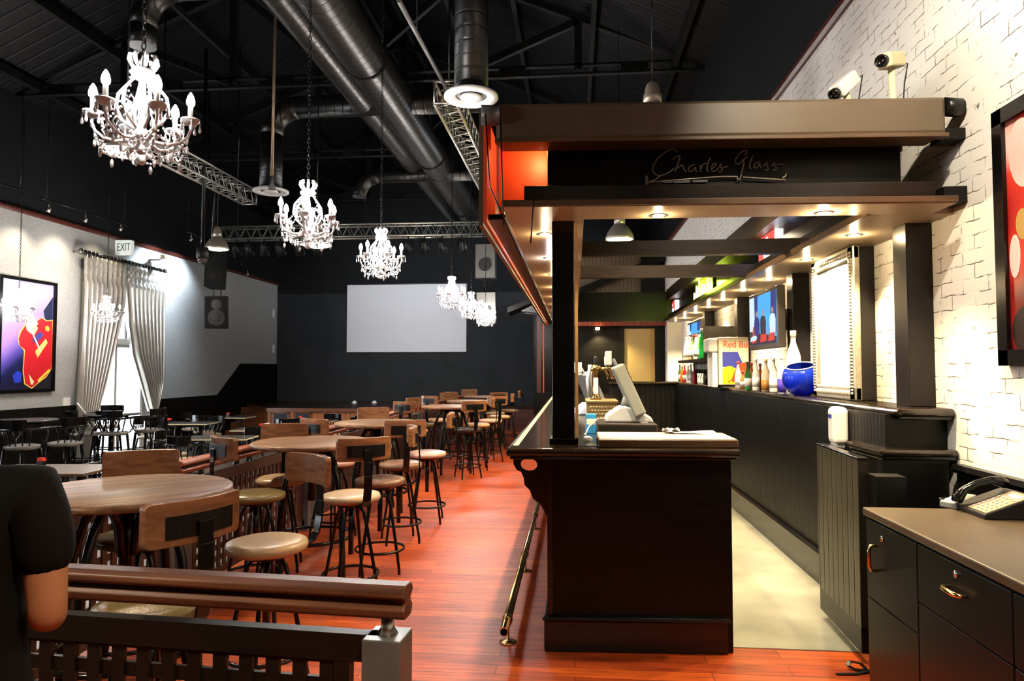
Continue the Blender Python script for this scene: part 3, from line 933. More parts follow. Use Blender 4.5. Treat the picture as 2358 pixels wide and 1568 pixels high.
# chandeliers
def chandelier():
    o = thing('chandelier', '', 'chandelier')
    A = [k * PI / 3 + .35 for k in range(6)]
    MB().ball((0, 0, .02), .021, 14, 8).build('glass_ball', K['crystal'], o)
    q = MB().lathe([(0, .05), (.02, .055), (.03, .075), (.012, .1), (.028, .13), (.045, .15), (.02, .175), (.014, .25), (.03, .29), (.016, .33), (.012, .42), (.025, .45), (.01, .48), (.008, .55)], 14)
    q.build('stem', K['crystal_arm'], o)
    cr = MB()
    for k in range(8):
        a = k * PI / 4
        c, s = math.cos(a), math.sin(a)
        cr.tube([(.02 * c, .02 * s, .46), (.05 * c, .05 * s, .475), (.062 * c, .062 * s, .50), (.058 * c, .058 * s, .525), (.04 * c, .04 * s, .53)], [.006, .009, .011, .010, .006], 6)
        cr.ball((.05 * c, .05 * s, .44), .011, 8, 5)
    cr.lathe([(.045, .42), (.055, .44), (.05, .46), (.03, .465)], 14)
    cr.build('crown', K['crystal_arm'], o)
    for a in A:
        c, s = math.cos(a), math.sin(a)
        f = lambda r, z: V((r * c, r * s, z))
        arm = MB().tube([f(.02, .15), f(.06, .115), (f(.11, .105)), f(.165, .12), f(.20, .15), f(.215, .19), f(.212, .215)], [.008, .009, .009, .008, .007, .007, .009], 7)
        arm.tube([f(.14, .11), f(.17, .155), f(.15, .185), f(.128, .17), f(.138, .15)], .005, 6)
        arm = arm.build('arm', K['crystal_arm'], o)
        MB().lathe([(.012, .212), (.03, .215), (.042, .232), (.045, .24), (.04, .236), (.012, .222)], 12, (f(.212, 0))).build('drip_pan', K['crystal'], arm)
        MB().lathe([(.0115, .22), (.0115, .30), (.006, .302)], 10, f(.212, 0)).build('candle_sleeve', K['candle'], arm)
        MB().lathe([(.008, .30), (.018, .313), (.020, .33), (.014, .354), (.004, .372), (0, .375)], 10, f(.212, 0)).build('bulb', K['bulb'], arm)
        for b in range(5):
            bb = b * 2 * PI / 5 + a
            p = f(.212, .0) + V((.043 * math.cos(bb), .043 * math.sin(bb), 0))
            MB().lathe([(0, .228), (.006, .221), (.002, .213), (.004, .207), (.008, .188), (.006, .178), (0, .174)], 7, p).build('crystal_drop', K['crystal'], arm)
        # tall scroll from the stem to the crown, with its bead chain
        sc_ = MB().tube([f(.035, .17), f(.085, .21), f(.115, .27), f(.105, .335), f(.075, .375), f(.045, .41), f(.04, .43)], [.006, .007, .008, .008, .007, .006, .006], 7)
        sc_.tube([f(.08, .23), f(.055, .26), f(.05, .30), f(.07, .315), f(.083, .295)], .005, 6)
        sc_.build('scroll', K['crystal_arm'], o)
        b = MB()
        for t in [i / 15 for i in range(16)]:
            r = .055 + (.205 - .055) * t
            b.ball(f(r, .42 - .2 * t - .09 * math.sin(PI * t)), .0062, 6, 4)
        b.build('bead_strand', K['crystal'], o)
        b = MB()
        p1, p2 = f(.20, .14), V((.20 * math.cos(a + PI / 3), .20 * math.sin(a + PI / 3), .14))
        for t in [i / 14 for i in range(15)]:
            b.ball(p1.lerp(p2, t) - V((0, 0, .085 * math.sin(PI * t))), .0066, 6, 4)
        mid = (p1 + p2) / 2 - V((0, 0, .118))
        b.ball(mid, (.009, .009, .022), 7, 5)
        for t in [i / 8 for i in range(9)]:
            b.ball(f(.20, .13).lerp(f(.03, .06), t) - V((0, 0, .045 * math.sin(PI * t))), .0064, 6, 4)
        for rr, zz in ((.165, .075), (.12, .045), (.08, .03), (.20, .09)):
            b.ball(f(rr, zz), (.008, .008, .02), 7, 5)
            b.ball(f(rr, zz + .03), .006, 6, 4)
        b.build('bead_strand', K['crystal'], o)
    ch = MB()
    z = .545
    k = 0
    while z < 3.4:
        ch.tube([V((.011 * math.cos(t), 0, .021 * math.sin(t))) * 1 + V((0, 0, z)) if k % 2 else V((0, .011 * math.cos(t), .021 * math.sin(t))) + V((0, 0, z)) for t in [j * PI / 4 for j in range(8)]], .0035, 4, True)
        z += .034; k += 1
    ch.build('chain', K['steel'], o)
    return o


chd = chandelier()
cl = [(325, 380, -2.0, 3.05), (708, 573, -2.05, 5.1), (877, 642, -2.0, 6.95), (1040, 713, -1.95, 10.7), (1085, 736, -1.95, 12.9), (1118, 752, -1.97, 15.1), (245, 746, -8.2, 12.0), (42, 742, -8.2, 10.1)]
names = ['nearest and largest lit crystal chandelier, above the first round table', 'second lit crystal chandelier from the camera, above the second round table', 'third lit crystal chandelier, left of the blank screen',
         'lit crystal chandelier overlapping the right edge of the blank screen', 'lit crystal chandelier between the screen and the right loudspeakers', 'farthest lit crystal chandelier, in front of the right loudspeakers',
         'small lit crystal chandelier in front of the silver curtains', 'lit crystal chandelier in front of the guitar picture']
for i, (px, py, X, Y) in enumerate(cl):
    o = chd if i == 0 else copy_tree(chd)
    p = P(px, py, Y=Y)
    o.location = p; o.rotation_euler.z = .4 * i
    o['label'] = names[i]; o['group'] = 'crystal chandeliers'
    for k in range(3):
        a = k * 2 * PI / 3 + .35
        light('chandelier_light', 'POINT', (.212 * math.cos(a), .212 * math.sin(a), .35), CHAND_W / 3, (1, .95, .9), o, .022)

for k, x in enumerate((-6.0, -3.2)):
    light('added_stage_wash', 'SPOT', (x, TY + .3, tz - .35), STAGE_W, (.93, .95, 1), None, .12, V((.1 - .1 * k, 1, -.28)), 120, .9)  # added spots without fixtures, brighten the screen and back wall
light('added_stage_front_spot', 'SPOT', (-1.88 * (tzz - EYE), 12.7, tzz - .25), 420, (1, .88, .72), None, .1, V((.3, 1, -.86)), 75, .8)  # added spot with no lamp body, brightens the stage fascia
light('end_lamp', 'SPOT', (0, 0, -.06), 150, (1, .78, .45), END_LAMP, .03, V((.15, .25, -.95)), 120, .6)
# dome camera on its pole
p = P(466, 592, Y=11.0)
o = thing('dome_camera', 'dark dome camera hanging from a pole beside the loudspeakers', 'security camera', p)
MB().lathe([(0, .17), (.09, .165), (.1, .14), (.1, .0), (.085, -.02)], 18).build('housing', K['dark_plastic'], o)
MB().lathe([(.085, -.02), (.08, -.06), (.055, -.095), (0, -.112)], 18).build('dome', mat('smoked_dome', (.12, .09, .08), .08, spec=.8), o)
MB().tube([(0, 0, .16), (0, 0, 3.6)], .03, 8).build('pole', K['steel'], o)
o = thing('ceiling_pole', 'thin dark forked pole behind the pendant by the left loudspeakers', 'pole', P(489, 560, Y=12.4))
q = MB(); q.tube([(0, 0, 0), (.02, 0, 1.05), (.1, 0, 1.35)], .022, 7); q.tube([(.02, 0, 1.05), (-.12, 0, 1.4), (-.12, 0, 3)], .015, 6)
q.build('pole', K['steel'], o)
p = P(626, 432, Y=8.2)
o = thing('ceiling_rod', 'long thin rod hanging in front of the middle branch duct', 'rod', p)
MB().tube([(0, 0, .12), (.02, 0, 3.6)], .018, 7).build('rod', mat('bronze_rod', (.2, .15, .1), .4, metal=.6), o)
MB().lathe([(.045, -.02), (.05, 0), (.03, .05), (.02, .14)], 14).build('end_cap', K['grey_post'], o)

# track lights near the left wall
def track(label, a, b, heads, wall_x, powers, col):
    a, b = V(a), V(b)
    o = thing('track_light', label, 'track light', (0, 0, 0), 0, 'track lights along the left wall')
    MB().tube([a, b], .014, 6).build('rail', K['steel'], o)
    for t in (.06, .94):
        c = a.lerp(b, t); MB().tube([c, V((c.x, c.y, 6.7))], .005, 4).build('suspension_wire', K['steel'], o)
    for h, pw in zip(heads, powers):
        c = V(h)
        up_ = MB().tube([c + V((0, 0, .18)), c + V((0, 0, .03))], .01, 6)
        d = (V((wall_x, c.y, c.z - (1.3 if col[2] < .9 else 1.15))) - c).normalized()
        Mh = d.to_track_quat('-Z', 'Y').to_matrix()
        hd = up_.lathe([(.015, .05), (.028, .035), (.034, -.035), (.028, -.035), (.028, -.015)], 12, c, Mh).build('spot_head', K['brushed'], o)
        MB().lathe([(0, -.025), (.028, -.025)], 12, c, Mh).build('lamp', K['warm_glow'], hd)
        if pw: light('track_spot', 'SPOT', c + d * .07, pw, col, None, .04, d, 95 if col[2] < .9 else 100, .9)
    return o


def W(px, py, X=-9.25): return P(px, py, X=X)
track('track rail with three spot lamps above the guitar picture', W(93, 455), W(297, 521), [W(112, 484), W(197, 507), W(278, 528)], XL, (TRACK_W, TRACK_W, TRACK_W * .5), (1, .86, .62))
track('track rail running out of view at the left edge', W(-190, 365), W(60, 441), [W(-120, 425), W(-20, 452)], XL, (TRACK_W, TRACK_W), (1, .86, .62))
track('short track rail with one spot lamp near the stage', W(547, 607), W(603, 625), [W(570, 633)], XL, (0,), (1, .9, .7))
track('added track rail high beside the left loudspeakers washing the wall', W(428, 533), W(500, 562), [W(440, 552, -8.9), W(484, 568, -8.9)], XL, (WASH_W, WASH_W * .8), (.72, .86, 1))  # rail and heads added to throw the bluish wash on the wall

# exit sign
p = P(266, 553, X=XL + .01); r_ = P(300, 553, Y=p.y + .1); zb = P(270, 588, X=XL + .01).z
o = thing('exit_sign', 'white box sign reading EXIT above the curtain rod', 'sign')
x1 = XL + .36
MB().box(XL + .002, p.y, zb, x1, p.y + .12, p.z).build('box', mat('lit_sign_case', (.8, .82, .78), .4, emit=(.92, 1, .92), es=.35), o, .008)
text_obj('lettering', 'EXIT', .19, mat('sign_green', (.02, .10, .06), .5), o, ((XL + x1) / 2 + .02, p.y - .003, (p.z + zb) / 2), (PI / 2, 0, 0), (.78, 1.25, 1))

# wall camera over the curtain
p = P(380, 592, X=-9.45)
o = thing('wall_camera', 'small pale security camera under the picture rail right of the curtain', 'security camera')
MB().tube([(XL, p.y, p.z - .06), (XL + .25, p.y, p.z - .06), (p.x, p.y, p.z)], .02, 7).build('bracket', K['white_plastic'], o)
MB().bar(p + V((-.12, .1, .03)), p + V((.13, -.14, -.03)), .1, .1).build('housing', K['cream'], o, .01)

# curtains and rod
CX = XL + .16
ra, rb = P(186, 577, X=CX), P(379, 626, X=CX)
rz_ = (ra.z + rb.z) / 2
o = thing('curtain_rod', 'thick dark curtain rod with pale end caps', 'curtain rod')
MB().tube([(CX, ra.y, rz_), (CX, rb.y, rz_)], .045, 12).build('rod', K['black_gloss'], o)
for y in (ra.y, rb.y):
    q = MB().ball((CX, y, rz_), .065, 10, 6); q.tube([(CX, y, rz_), (XL, y, rz_)], .02, 6); q.build('end_bracket', K['chrome'], o)


def curtain(label, outer, inner, zt, zb, ruff):
    """outer and inner are lists of (height fraction, y along the wall)"""
    def ip(t, L):
        for (a, va), (b, vb) in zip(L[:-1], L[1:]):
            if a <= t <= b: return va + (vb - va) * (t - a) / (b - a)
        return L[-1][1]
    n = 9
    def fn(u, v):
        z = zt + (zb - zt) * v
        a, b = ip(v, outer), ip(v, inner)
        pleat = math.sin(u * n * 2 * PI) * (.10 if v > .12 else .05) * (1 - .25 * v)
        fine = .012 * math.sin(u * n * 4 * PI + 6 * v)
        if v < .12: fine += .035 * math.sin(v / .12 * 5 * PI) * math.sin(u * n * 6 * PI)
        return V((CX + .02 + pleat + fine, a + (b - a) * u, z))
    o = thing('curtain', label, 'curtain', (0, 0, 0), 0, 'silver curtains')
    MB().grid(fn, 216, 60).build('drape', K['curtain'], o, solid=.006)
    q = MB()
    for k in range(12):
        y = outer[0][1] + (inner[0][1] - outer[0][1]) * (k + .5) / 12
        q.tube([(CX + .055 * math.cos(t), y, rz_ - .0 + .058 * math.sin(t)) for t in [j * PI / 6 for j in range(12)]], .006, 5, True)
    q.build('curtain_ring', K['chrome'], o)


def wy(px): return P(px, 800, X=CX).y
zt = rz_ - .05
zl = P(215, 1055, X=CX).z
curtain('left silver pleated curtain beside the glazed door', [(0, wy(186)), (.3, wy(186)), (.6, wy(182)), (1, wy(180))],
        [(0, wy(287)), (.2, wy(284)), (.35, wy(272)), (.55, wy(250)), (.75, wy(226)), (.85, wy(212)), (1, wy(206))], zt, zl, 1)
zr = P(355, 948, X=CX).z
curtain('right silver pleated curtain tied back at its foot', [(0, wy(376)), (.12, wy(371)), (.4, wy(372)), (.8, wy(369)), (1, wy(358))],
        [(0, wy(289)), (.15, wy(287)), (.4, wy(294)), (.6, wy(306)), (.8, wy(328)), (.92, wy(340)), (1, wy(348))], zt, zr, 1)
o = thing('tie_rod', 'thin pale rod leaning against the left curtain', 'rod')
MB().tube([P(178, 928, X=CX + .1), P(212, 972, X=CX + .12)], .015, 6).build('rod', K['white'], o)

# picture of a guitar
PXF = XL + .06
pr, pt, pb = P(130, 770, X=PXF).y, P(129, 652, X=PXF).z, P(125, 901, X=PXF).z
plf = P(-2, 770, X=PXF).y
o = thing('framed_picture', 'framed picture of a red electric guitar on the left wall', 'picture')
q = MB()
fwd = .055
q.box(XL + .002, plf, pb, PXF, plf + fwd, pt); q.box(XL + .002, pr - fwd, pb, PXF, pr, pt)
q.box(XL + .002, plf + fwd, pb, PXF, pr - fwd, pb + fwd); q.box(XL + .002, plf + fwd, pt - fwd, PXF, pr - fwd, pt)
q.build('frame', K['black_gloss'], o)
y0, y1, z0, z1 = plf + fwd, pr - fwd, pb + fwd, pt - fwd
m_, nt_, b_ = _nt('picture_ground')
tc_ = nt_.nodes.new('ShaderNodeTexCoord'); mp_ = nt_.nodes.new('ShaderNodeMapping')
sp_ = nt_.nodes.new('ShaderNodeSeparateXYZ'); nt_.links.new(tc_.outputs['Generated'], sp_.inputs[0])
md_ = nt_.nodes.new('ShaderNodeMath'); md_.operation = 'MULTIPLY_ADD'; md_.inputs[1].default_value = -.45
nt_.links.new(sp_.outputs[1], md_.inputs[0]); nt_.links.new(sp_.outputs[2], md_.inputs[2])
rp_ = nt_.nodes.new('ShaderNodeValToRGB')
el = rp_.color_ramp.elements
el[0].position = 0.0; el[0].color = (.01, .01, .04, 1)
el[1].position = .9; el[1].color = (.62, .58, .92, 1)
for pos, c in ((.1, (.01, .015, .09, 1)), (.2, (.10, .07, .40, 1)), (.36, (.44, .25, .72, 1)), (.6, (.50, .36, .82, 1))):
    e = el.new(pos); e.color = c
nt_.links.new(md_.outputs[0], rp_.inputs['Fac']); nt_.links.new(rp_.outputs['Color'], b_.inputs['Base Color'])
b_.inputs['Roughness'].default_value = .3
MB().box(XL + .01, y0, z0, XL + .02, y1, z1).build('print', m_, o)


def art(name, pts, col, lift, rough=.35):
    L = [((x - 20) / 312, 1 - (y - 628) / 668) for x, y in pts]
    MB().prism([(y0 + (y1 - y0) * min(max(u, 0), 1), z0 + (z1 - z0) * min(max(v, 0), 1)) for u, v in L], (XL + .02, 0, 0), (0, 1, 0), (0, 0, 1), (lift, 0, 0)).build(name, mat('art_' + name, col, rough), o)


body = [(126, 985), (134, 1028), (165, 1052), (163, 1110), (160, 1175), (172, 1258), (210, 1288), (240, 1262), (300, 1215), (330, 1165), (330, 855), (290, 862), (262, 845), (215, 878), (165, 898), (140, 940)]
art('dark_corner', [(330, 1165), (330, 1296), (150, 1296), (205, 1200)], (.01, .01, .015), .001)
art('dark_horn', [(270, 800), (330, 700), (330, 860), (285, 862)], (.01, .015, .05), .001)
art('guitar_rim', [(x + (-5 if x < 200 else 2), y + (6 if y > 1050 else -6)) for x, y in body], (.75, .55, .10), .002)
art('guitar_body', body, (.55, .012, .02), .003)
art('guitar_neck', [(150, 830), (195, 822), (240, 880), (200, 950), (172, 930)], (.75, .62, .45), .004)
art('pickup', [(215, 890), (240, 910), (215, 960), (192, 940)], (.7, .6, .3), .005)
art('pickup', [(205, 985), (250, 930), (275, 955), (225, 1010)], (.05, .05, .25), .005)
art('tailpiece', [(225, 1060), (290, 975), (302, 1000), (242, 1100)], (.75, .55, .15), .005)
art('knob', [(284, 895), (300, 890), (314, 908), (305, 928), (286, 922)], (.75, .45, .05), .006)
art('string', [(172, 880), (180, 880), (262, 1055), (254, 1060)], (.7, .65, .55), .0065)
art('highlight', [(245, 1240), (315, 1170), (322, 1180), (250, 1256)], (.8, .5, .05), .005)
art('body_shadow', [(190, 1200), (225, 1250), (215, 1270), (205, 1265)], (.75, .6, .3), .005)
art('blue_spot', [(98, 1210), (125, 1180), (150, 1195), (145, 1250), (110, 1255)], (.02, .05, .55), .002)
p = P(153, 927, X=XL + .01)
tag(MB().box(XL, p.y - .09, p.z - .1, XL + .02, p.y + .09, p.z + .1).build('light_switch', K['white_plastic']), 'white switch plate between the guitar picture and the curtain', 'switch')
# ================================================================== furniture on the raised floor
def arc_pts(r, a0, a1, n, c=(0, 0), z=0):
    return [V((c[0] + r * math.cos(a0 + (a1 - a0) * i / n), c[1] + r * math.sin(a0 + (a1 - a0) * i / n), z)) for i in range(n + 1)]


def seat_mb():
    return MB().lathe([(.02, .655), (.17, .655), (.19, .665), (.197, .685), (.19, .703), (.15, .714), (.08, .718), (0, .719)], 28)


SEATS = {k: None for k in ('beige_seat', 'pink_seat', 'olive_seat', 'brown_seat', 'dark_seat')}


def bar_stool():
    o = thing('bar_stool', '', 'bar stool')
    st_ = seat_mb().build('seat', K['beige_seat'], o)
    SEATS['beige_seat'] = st_.data
    for k in SEATS:
        if SEATS[k] is None:
            me = st_.data.copy(); me.materials.clear(); me.materials.append(K[k]); SEATS[k] = me
    MB().lathe([(.10, .628), (.10, .655)], 16).lathe([(.019, .30), (.019, .63)], 8).build('swivel_post', K['steel'], o)
    for k in range(4):
        a = PI / 4 + k * PI / 2
        c, s = math.cos(a), math.sin(a)
        MB().tube([(r * c, r * s, z) for r, z in ((.03, .625), (.065, .618), (.09, .585), (.112, .50), (.19, .11), (.203, .05), (.206, 0.0))], .0115, 7).build('leg', K['steel'], o)
    q = MB().tube([(.186 * math.cos(t), .186 * math.sin(t), .17) for t in [i * PI / 14 for i in range(28)]], .010, 6, True)
    q.build('foot_ring', K['steel'], o)
    # flat steel strip up to the backrest
    q = MB()
    pts = [(-.05, .645), (-.20, .648), (-.25, .66), (-.282, .70), (-.299, .78), (-.302, .86), (-.298, .95), (-.296, 1.03)]
    for (a, b), (c, d) in zip(pts[:-1], pts[1:]):
        q.bar((0, a, b), (0, c, d), .055, .009, (0, 1, 0) if abs(d - b) > abs(c - a) else (0, 0, 1))
    q.build('back_bracket', K['steel'], o, .002)
    # bowed wooden backrest
    b = MB()
    w, t, zb, zt = .185, .034, .955, 1.105
    def cv(u): return -.205 - .045 * (1 - (u / w) ** 2) + .0
    n = 14
    us = [-w + 2 * w * i / n for i in range(n + 1)]
    rc = .02
    def hz(u):
        e = w - abs(u)
        d = rc - math.sqrt(max(0, rc * rc - (rc - e) ** 2)) if e < rc else 0
        return zb + d, zt - d
    us = sorted(set(us + [-w + .003, -w + .01, w - .003, w - .01, -w + .02, w - .02]))
    vs, fs = [], []
    for u in us:
        lo, hi = hz(u)
        y = cv(u)
        vs += [(u, y, lo), (u, y, hi), (u, y - t, hi), (u, y - t, lo)]
    for i in range(len(us) - 1):
        for k in range(4):
            l = (k + 1) % 4
            fs.append((i * 4 + k, i * 4 + l, i * 4 + 4 + l, i * 4 + 4 + k))
    fs += [(3, 2, 1, 0), tuple(len(vs) - 4 + k for k in range(4))]
    br = b.add(vs, fs).build('backrest', K['back_wood'], o, .006)
    pl_ = MB()
    us2 = [-.13 + .26 * i / 8 for i in range(9)]
    for u0, u1 in zip(us2[:-1], us2[1:]):
        pl_.bar((u0, cv(u0) - t - .003, 1.02), (u1, cv(u1) - t - .003, 1.02), .006, .075)
    pl_.build('back_plate', K['black'], br)
    return o


def round_table():
    o = thing('round_table', '', 'table')
    MB().lathe([(0, .963), (.43, .963), (.447, .968), (.45, .98), (.447, .994), (.435, 1.0), (0, 1.0)], 56).build('table_top', K['table_wood'], o)
    MB().lathe([(.16, .945), (.16, .963)], 20).lathe([(.035, .55), (.035, .95)], 12).build('column', K['steel'], o)
    for k in range(4):
        a = PI / 4 + k * PI / 2
        c, s = math.cos(a), math.sin(a)
        MB().tube([(r * c, r * s, z) for r, z in ((.03, .70), (.05, .84), (.10, .925), (.16, .92), (.22, .84), (.27, .70), (.305, .45), (.32, .2), (.325, 0))], .021, 9).build('leg', K['steel'], o)
    MB().tube([(.307 * math.cos(t), .307 * math.sin(t), .28) for t in [i * PI / 14 for i in range(28)]], .014, 6, True).build('foot_ring', K['steel'], o)
    return o


tb_ = round_table()
TC = []
TN = ['nearest round table', 'second round table from the camera', 'third round table from the camera', 'fourth round table from the camera', 'fifth round table from the camera', 'farthest round table']
for i, (px, py) in enumerate(((296, 1124), (720, 1015), (871, 971), (1039, 934), (1087, 922), (1118, 912))):
    p = P(px, py, z=1.0)
    o = tb_ if i == 0 else copy_tree(tb_)
    o.location = (p.x, p.y, 0); o.rotation_euler.z = (.75, .35, .2, .5, .1, .6)[i]
    o['label'] = 'tall round wooden table on arched black legs, ' + ['nearest of the row', 'second of the row from the camera', 'third of the row from the camera', 'fourth of the row from the camera', 'fifth of the row from the camera', 'last of the row by the stage steps'][i]
    o['group'] = 'tall round tables along the raised floor'
    TC.append(p)

bs = bar_stool()
stools = [  # x, y, facing x, facing y, seat, table
    (-1.54, 2.40, -.9, .4, 'olive_seat', 0), (-1.51, 3.28, -.57, -.82, 'beige_seat', 0), (-2.24, 3.36, .5, -.85, 'olive_seat', 0),
    (-2.17, 4.53, .64, .77, 'olive_seat', 1), (-2.29, 5.2, .3, -.95, 'beige_seat', 1), (-1.51, 4.56, -.62, .78, 'beige_seat', 1), (-1.50, 5.22, -.96, -.28, 'brown_seat', 1),
    (-2.23, 6.21, .5, .85, 'pink_seat', 2), (-1.57, 6.12, -.4, .9, 'brown_seat', 2), (-1.50, 6.92, -.98, -.12, 'pink_seat', 2), (-2.22, 7.62, .5, -.85, 'beige_seat', 2),
    (-2.25, 9.5, .4, .9, 'beige_seat', 3), (-1.52, 9.75, -.5, .85, 'dark_seat', 3), (-1.5, 10.55, -.95, -.2, 'beige_seat', 3), (-2.3, 10.45, .9, -.4, 'olive_seat', 3),
    (-1.40, 11.45, -.6, .8, 'pink_seat', 4), (-1.36, 12.4, -.98, -.1, 'beige_seat', 4), (-2.3, 11.5, .5, .85, 'beige_seat', 4), (-2.25, 12.7, .6, -.8, 'beige_seat', 4),
    (-1.55, 13.35, -.45, .9, 'beige_seat', 5), (-1.36, 14.25, -1, 0, 'beige_seat', 5), (-2.3, 13.6, .6, .8, 'beige_seat', 5), (-2.2, 14.8, .5, -.85, 'beige_seat', 5)]
SN = {'beige_seat': 'beige', 'pink_seat': 'pink beige', 'olive_seat': 'olive', 'brown_seat': 'glittery brown', 'dark_seat': 'black'}
for i, (x, y, fx, fy, k, t) in enumerate(stools):
    o = bs if i == 0 else copy_tree(bs)
    o.location = (x, y, 0); o.rotation_euler.z = math.atan2(-fx, fy)
    for ch in o.children:
        if ch.name.startswith('seat'): ch.data = SEATS[k]
    side = 'bar side' if x > TC[t].x else 'railing side'
    end = 'nearer the camera' if y < TC[t].y else 'nearer the stage'
    o['label'] = '%s seated stool at the %s, %s, %s' % (SN[k], TN[t].replace(' from the camera', ''), side, end)
    o['group'] = 'bar stools around the round tables'

# ------------------------------------------------------------------ railings
def railing(label, a, b, zt, mats, hand=True, posts=True, ztop=None, over=0.0, pitch=.082, gap_end=0.0):
    a, b = V((a[0], a[1], 0)), V((b[0], b[1], 0))
    d = (b - a).normalized(); L = (b - a).length; n = d.cross(V((0, 0, 1)))
    o = thing('railing', label, 'railing', a, math.atan2(d.y, d.x), 'lattice railings edging the raised floor')
    mw, ml, mp = mats
    # handrail: two rounded rails with a dark groove between
    if hand:
        z0 = ztop - .092
        prof = [(y_, z0 + z_ * .8) for y_, z_ in ((-.035, .01), (-.025, 0), (.025, 0), (.035, .01), (.04, .035), (.03, .047), (.022, .05), (.022, .064), (.03, .067), (.044, .08), (.04, .1), (.022, .115), (-.022, .115), (-.04, .1), (-.044, .08), (-.03, .067), (-.022, .064), (-.022, .05), (-.03, .047), (-.04, .035))]
        q = MB().prism([(y, z) for y, z in prof], (-over, 0, 0), (0, 1, 0), (0, 0, 1), (L + 2 * over, 0, 0))
        # rounded nose at each end
        hr = q.build('handrail', mw, o, .004, 2)
        g = MB()
        for sy in (-1, 1):
            g.box(-over + .03, sy * .0225 - .004, z0 + .041, L + over - .03, sy * .0225 + .004, z0 + .0505)
        g.build('groove', K['black'], hr)
    if posts:
        for x in (0, L):
            q = MB().box(x - .055, -.055, 0, x + .055, .055, zt)
            pp = q.build('post', mp, o, .004)
            if hand: MB().tube([(x, 0, zt), (x, 0, zt + .02), (x, 0, ztop - .088)], [.03, .018, .018], 10).build('pin', K['brushed'], pp)
    x0, x1 = .055 + gap_end, L - .055 - gap_end
    f = MB()
    f.box(.0, -.02, zt - .075, L, .02, zt)
    f.box(x0, -.018, .06, x1, .018, .11)
    f.box(x0, -.018, .06, x0 + .045, .018, zt - .07); f.box(x1 - .045, -.018, .06, x1, .018, zt - .07)
    f.build('panel_frame', ml, o)
    h = MB()
    sw = pitch * .5
    x = x0 + .045
    while x < x1 - .045:
        h.box(x + pitch - sw, -.010, .1, min(x + pitch, x1 - .04), .002, zt - .07); x += pitch
    z = .11
    while z < zt - .08:
        h.box(x0 + .03, -.003, z + pitch - sw, x1 - .03, .010, min(z + pitch, zt - .06)); z += pitch
    h.build('lattice_panel', ml, o)
    return o


RXX = -2.60
ends = [1.95, 4.25, 6.55, 8.85, 11.15, 13.45, 15.7]
nm = ['beside the nearest round table', 'beside the second round table', 'beside the third round table', 'behind the third round table', 'beside the fourth round table', 'ending at the stage']
for i, (a, b) in enumerate(zip(ends[:-1], ends[1:])):
    railing('reddish lattice railing on the edge of the raised floor, ' + nm[i], (RXX, a + .1), (RXX, b - .1), .81, (K['rail_red'] if False else K['rail_wood2'], K['lattice'], K['grey_post']), ztop=.945, over=.05)
fa, fb = P(175, 1322, z=.93), P(893, 1362, z=.93)
dirn = (fb - fa).normalized()
fend = V((fb.x, fb.y, 0))
fst = fend - V((dirn.x, dirn.y, 0)).normalized() * 1.78
railing('dark lattice railing across the foreground with a grooved wooden handrail', fst, fend, .815, (K['rail_wood'], K['dark_lattice'], K['grey_post']), ztop=.955, over=.06, gap_end=.05)

# ================================================================== lower seating area
def captain_chair(seat_z, tall, smat):
    o = thing('bar_armchair' if tall else 'armchair', '', 'chair')
    zs = seat_z
    MB().lathe([(.02, zs - .06), (.2, zs - .06), (.225, zs - .04), (.232, zs - .02), (.22, zs), (.15, zs + .012), (0, zs + .015)], 24).build('seat', smat, o)
    for sx in (-1, 1):
        for sy in (-1, 1):
            MB().tube([(sx * .15, sy * .15, zs - .05), (sx * (.21 if tall else .2), sy * (.21 if tall else .2), 0)], [.024, .018], 8).build('leg', K['black_gloss'], o)
    q = MB()
    for zz in ((.16, .34) if tall else (.2,)):
        t = 1 - zz / zs
        e = .15 + .06 * t
        for p1, p2 in (((-e, -e), (e, -e)), ((-e, e), (e, e)), ((-e, -e), (-e, e)), ((e, -e), (e, e))):
            q.tube([(p1[0], p1[1], zz), (p2[0], p2[1], zz)], .012, 6)
    q.build('stretcher', K['black_gloss'], o)
    za = zs + .24
    pts = [V((-.27, .2, za - .02)), V((-.28, .08, za))] + arc_pts(.275, PI, 2 * PI, 12, (0, -.02), za) + [V((.28, .08, za)), V((.27, .2, za - .02))]
    MB().tube(pts, [.02] + [.024] * (len(pts) - 2) + [.02], 8, flat=.8).build('arm_rail', K['black_gloss'], o)
    cr = MB()
    for r in (.262,):
        A = arc_pts(r, PI * 1.17, PI * 1.83, 10, (0, -.02), za)
        for p1, p2 in zip(A[:-1], A[1:]):
            cr.bar(p1 + V((0, 0, .07)), p2 + V((0, 0, .07)), .03, .14)
    cr.build('crest_rail', K['black_gloss'], o)
    for k in range(7):
        a = PI * (1.1 + .8 * k / 6)
        MB().tube([(.185 * math.cos(a), .185 * math.sin(a), zs - .02), (.268 * math.cos(a), -.02 + .268 * math.sin(a), za)], .0115, 6).build('spindle', K['black_gloss'], o)
    for sx in (-1, 1):
        MB().tube([(sx * .2, .12, zs - .03), (sx * .26, .15, zs + .06), (sx * .235, .2, zs + .14), (sx * .268, .17, za - .01)], .013, 7).build('arm_post', K['black_gloss'], o)
    return o


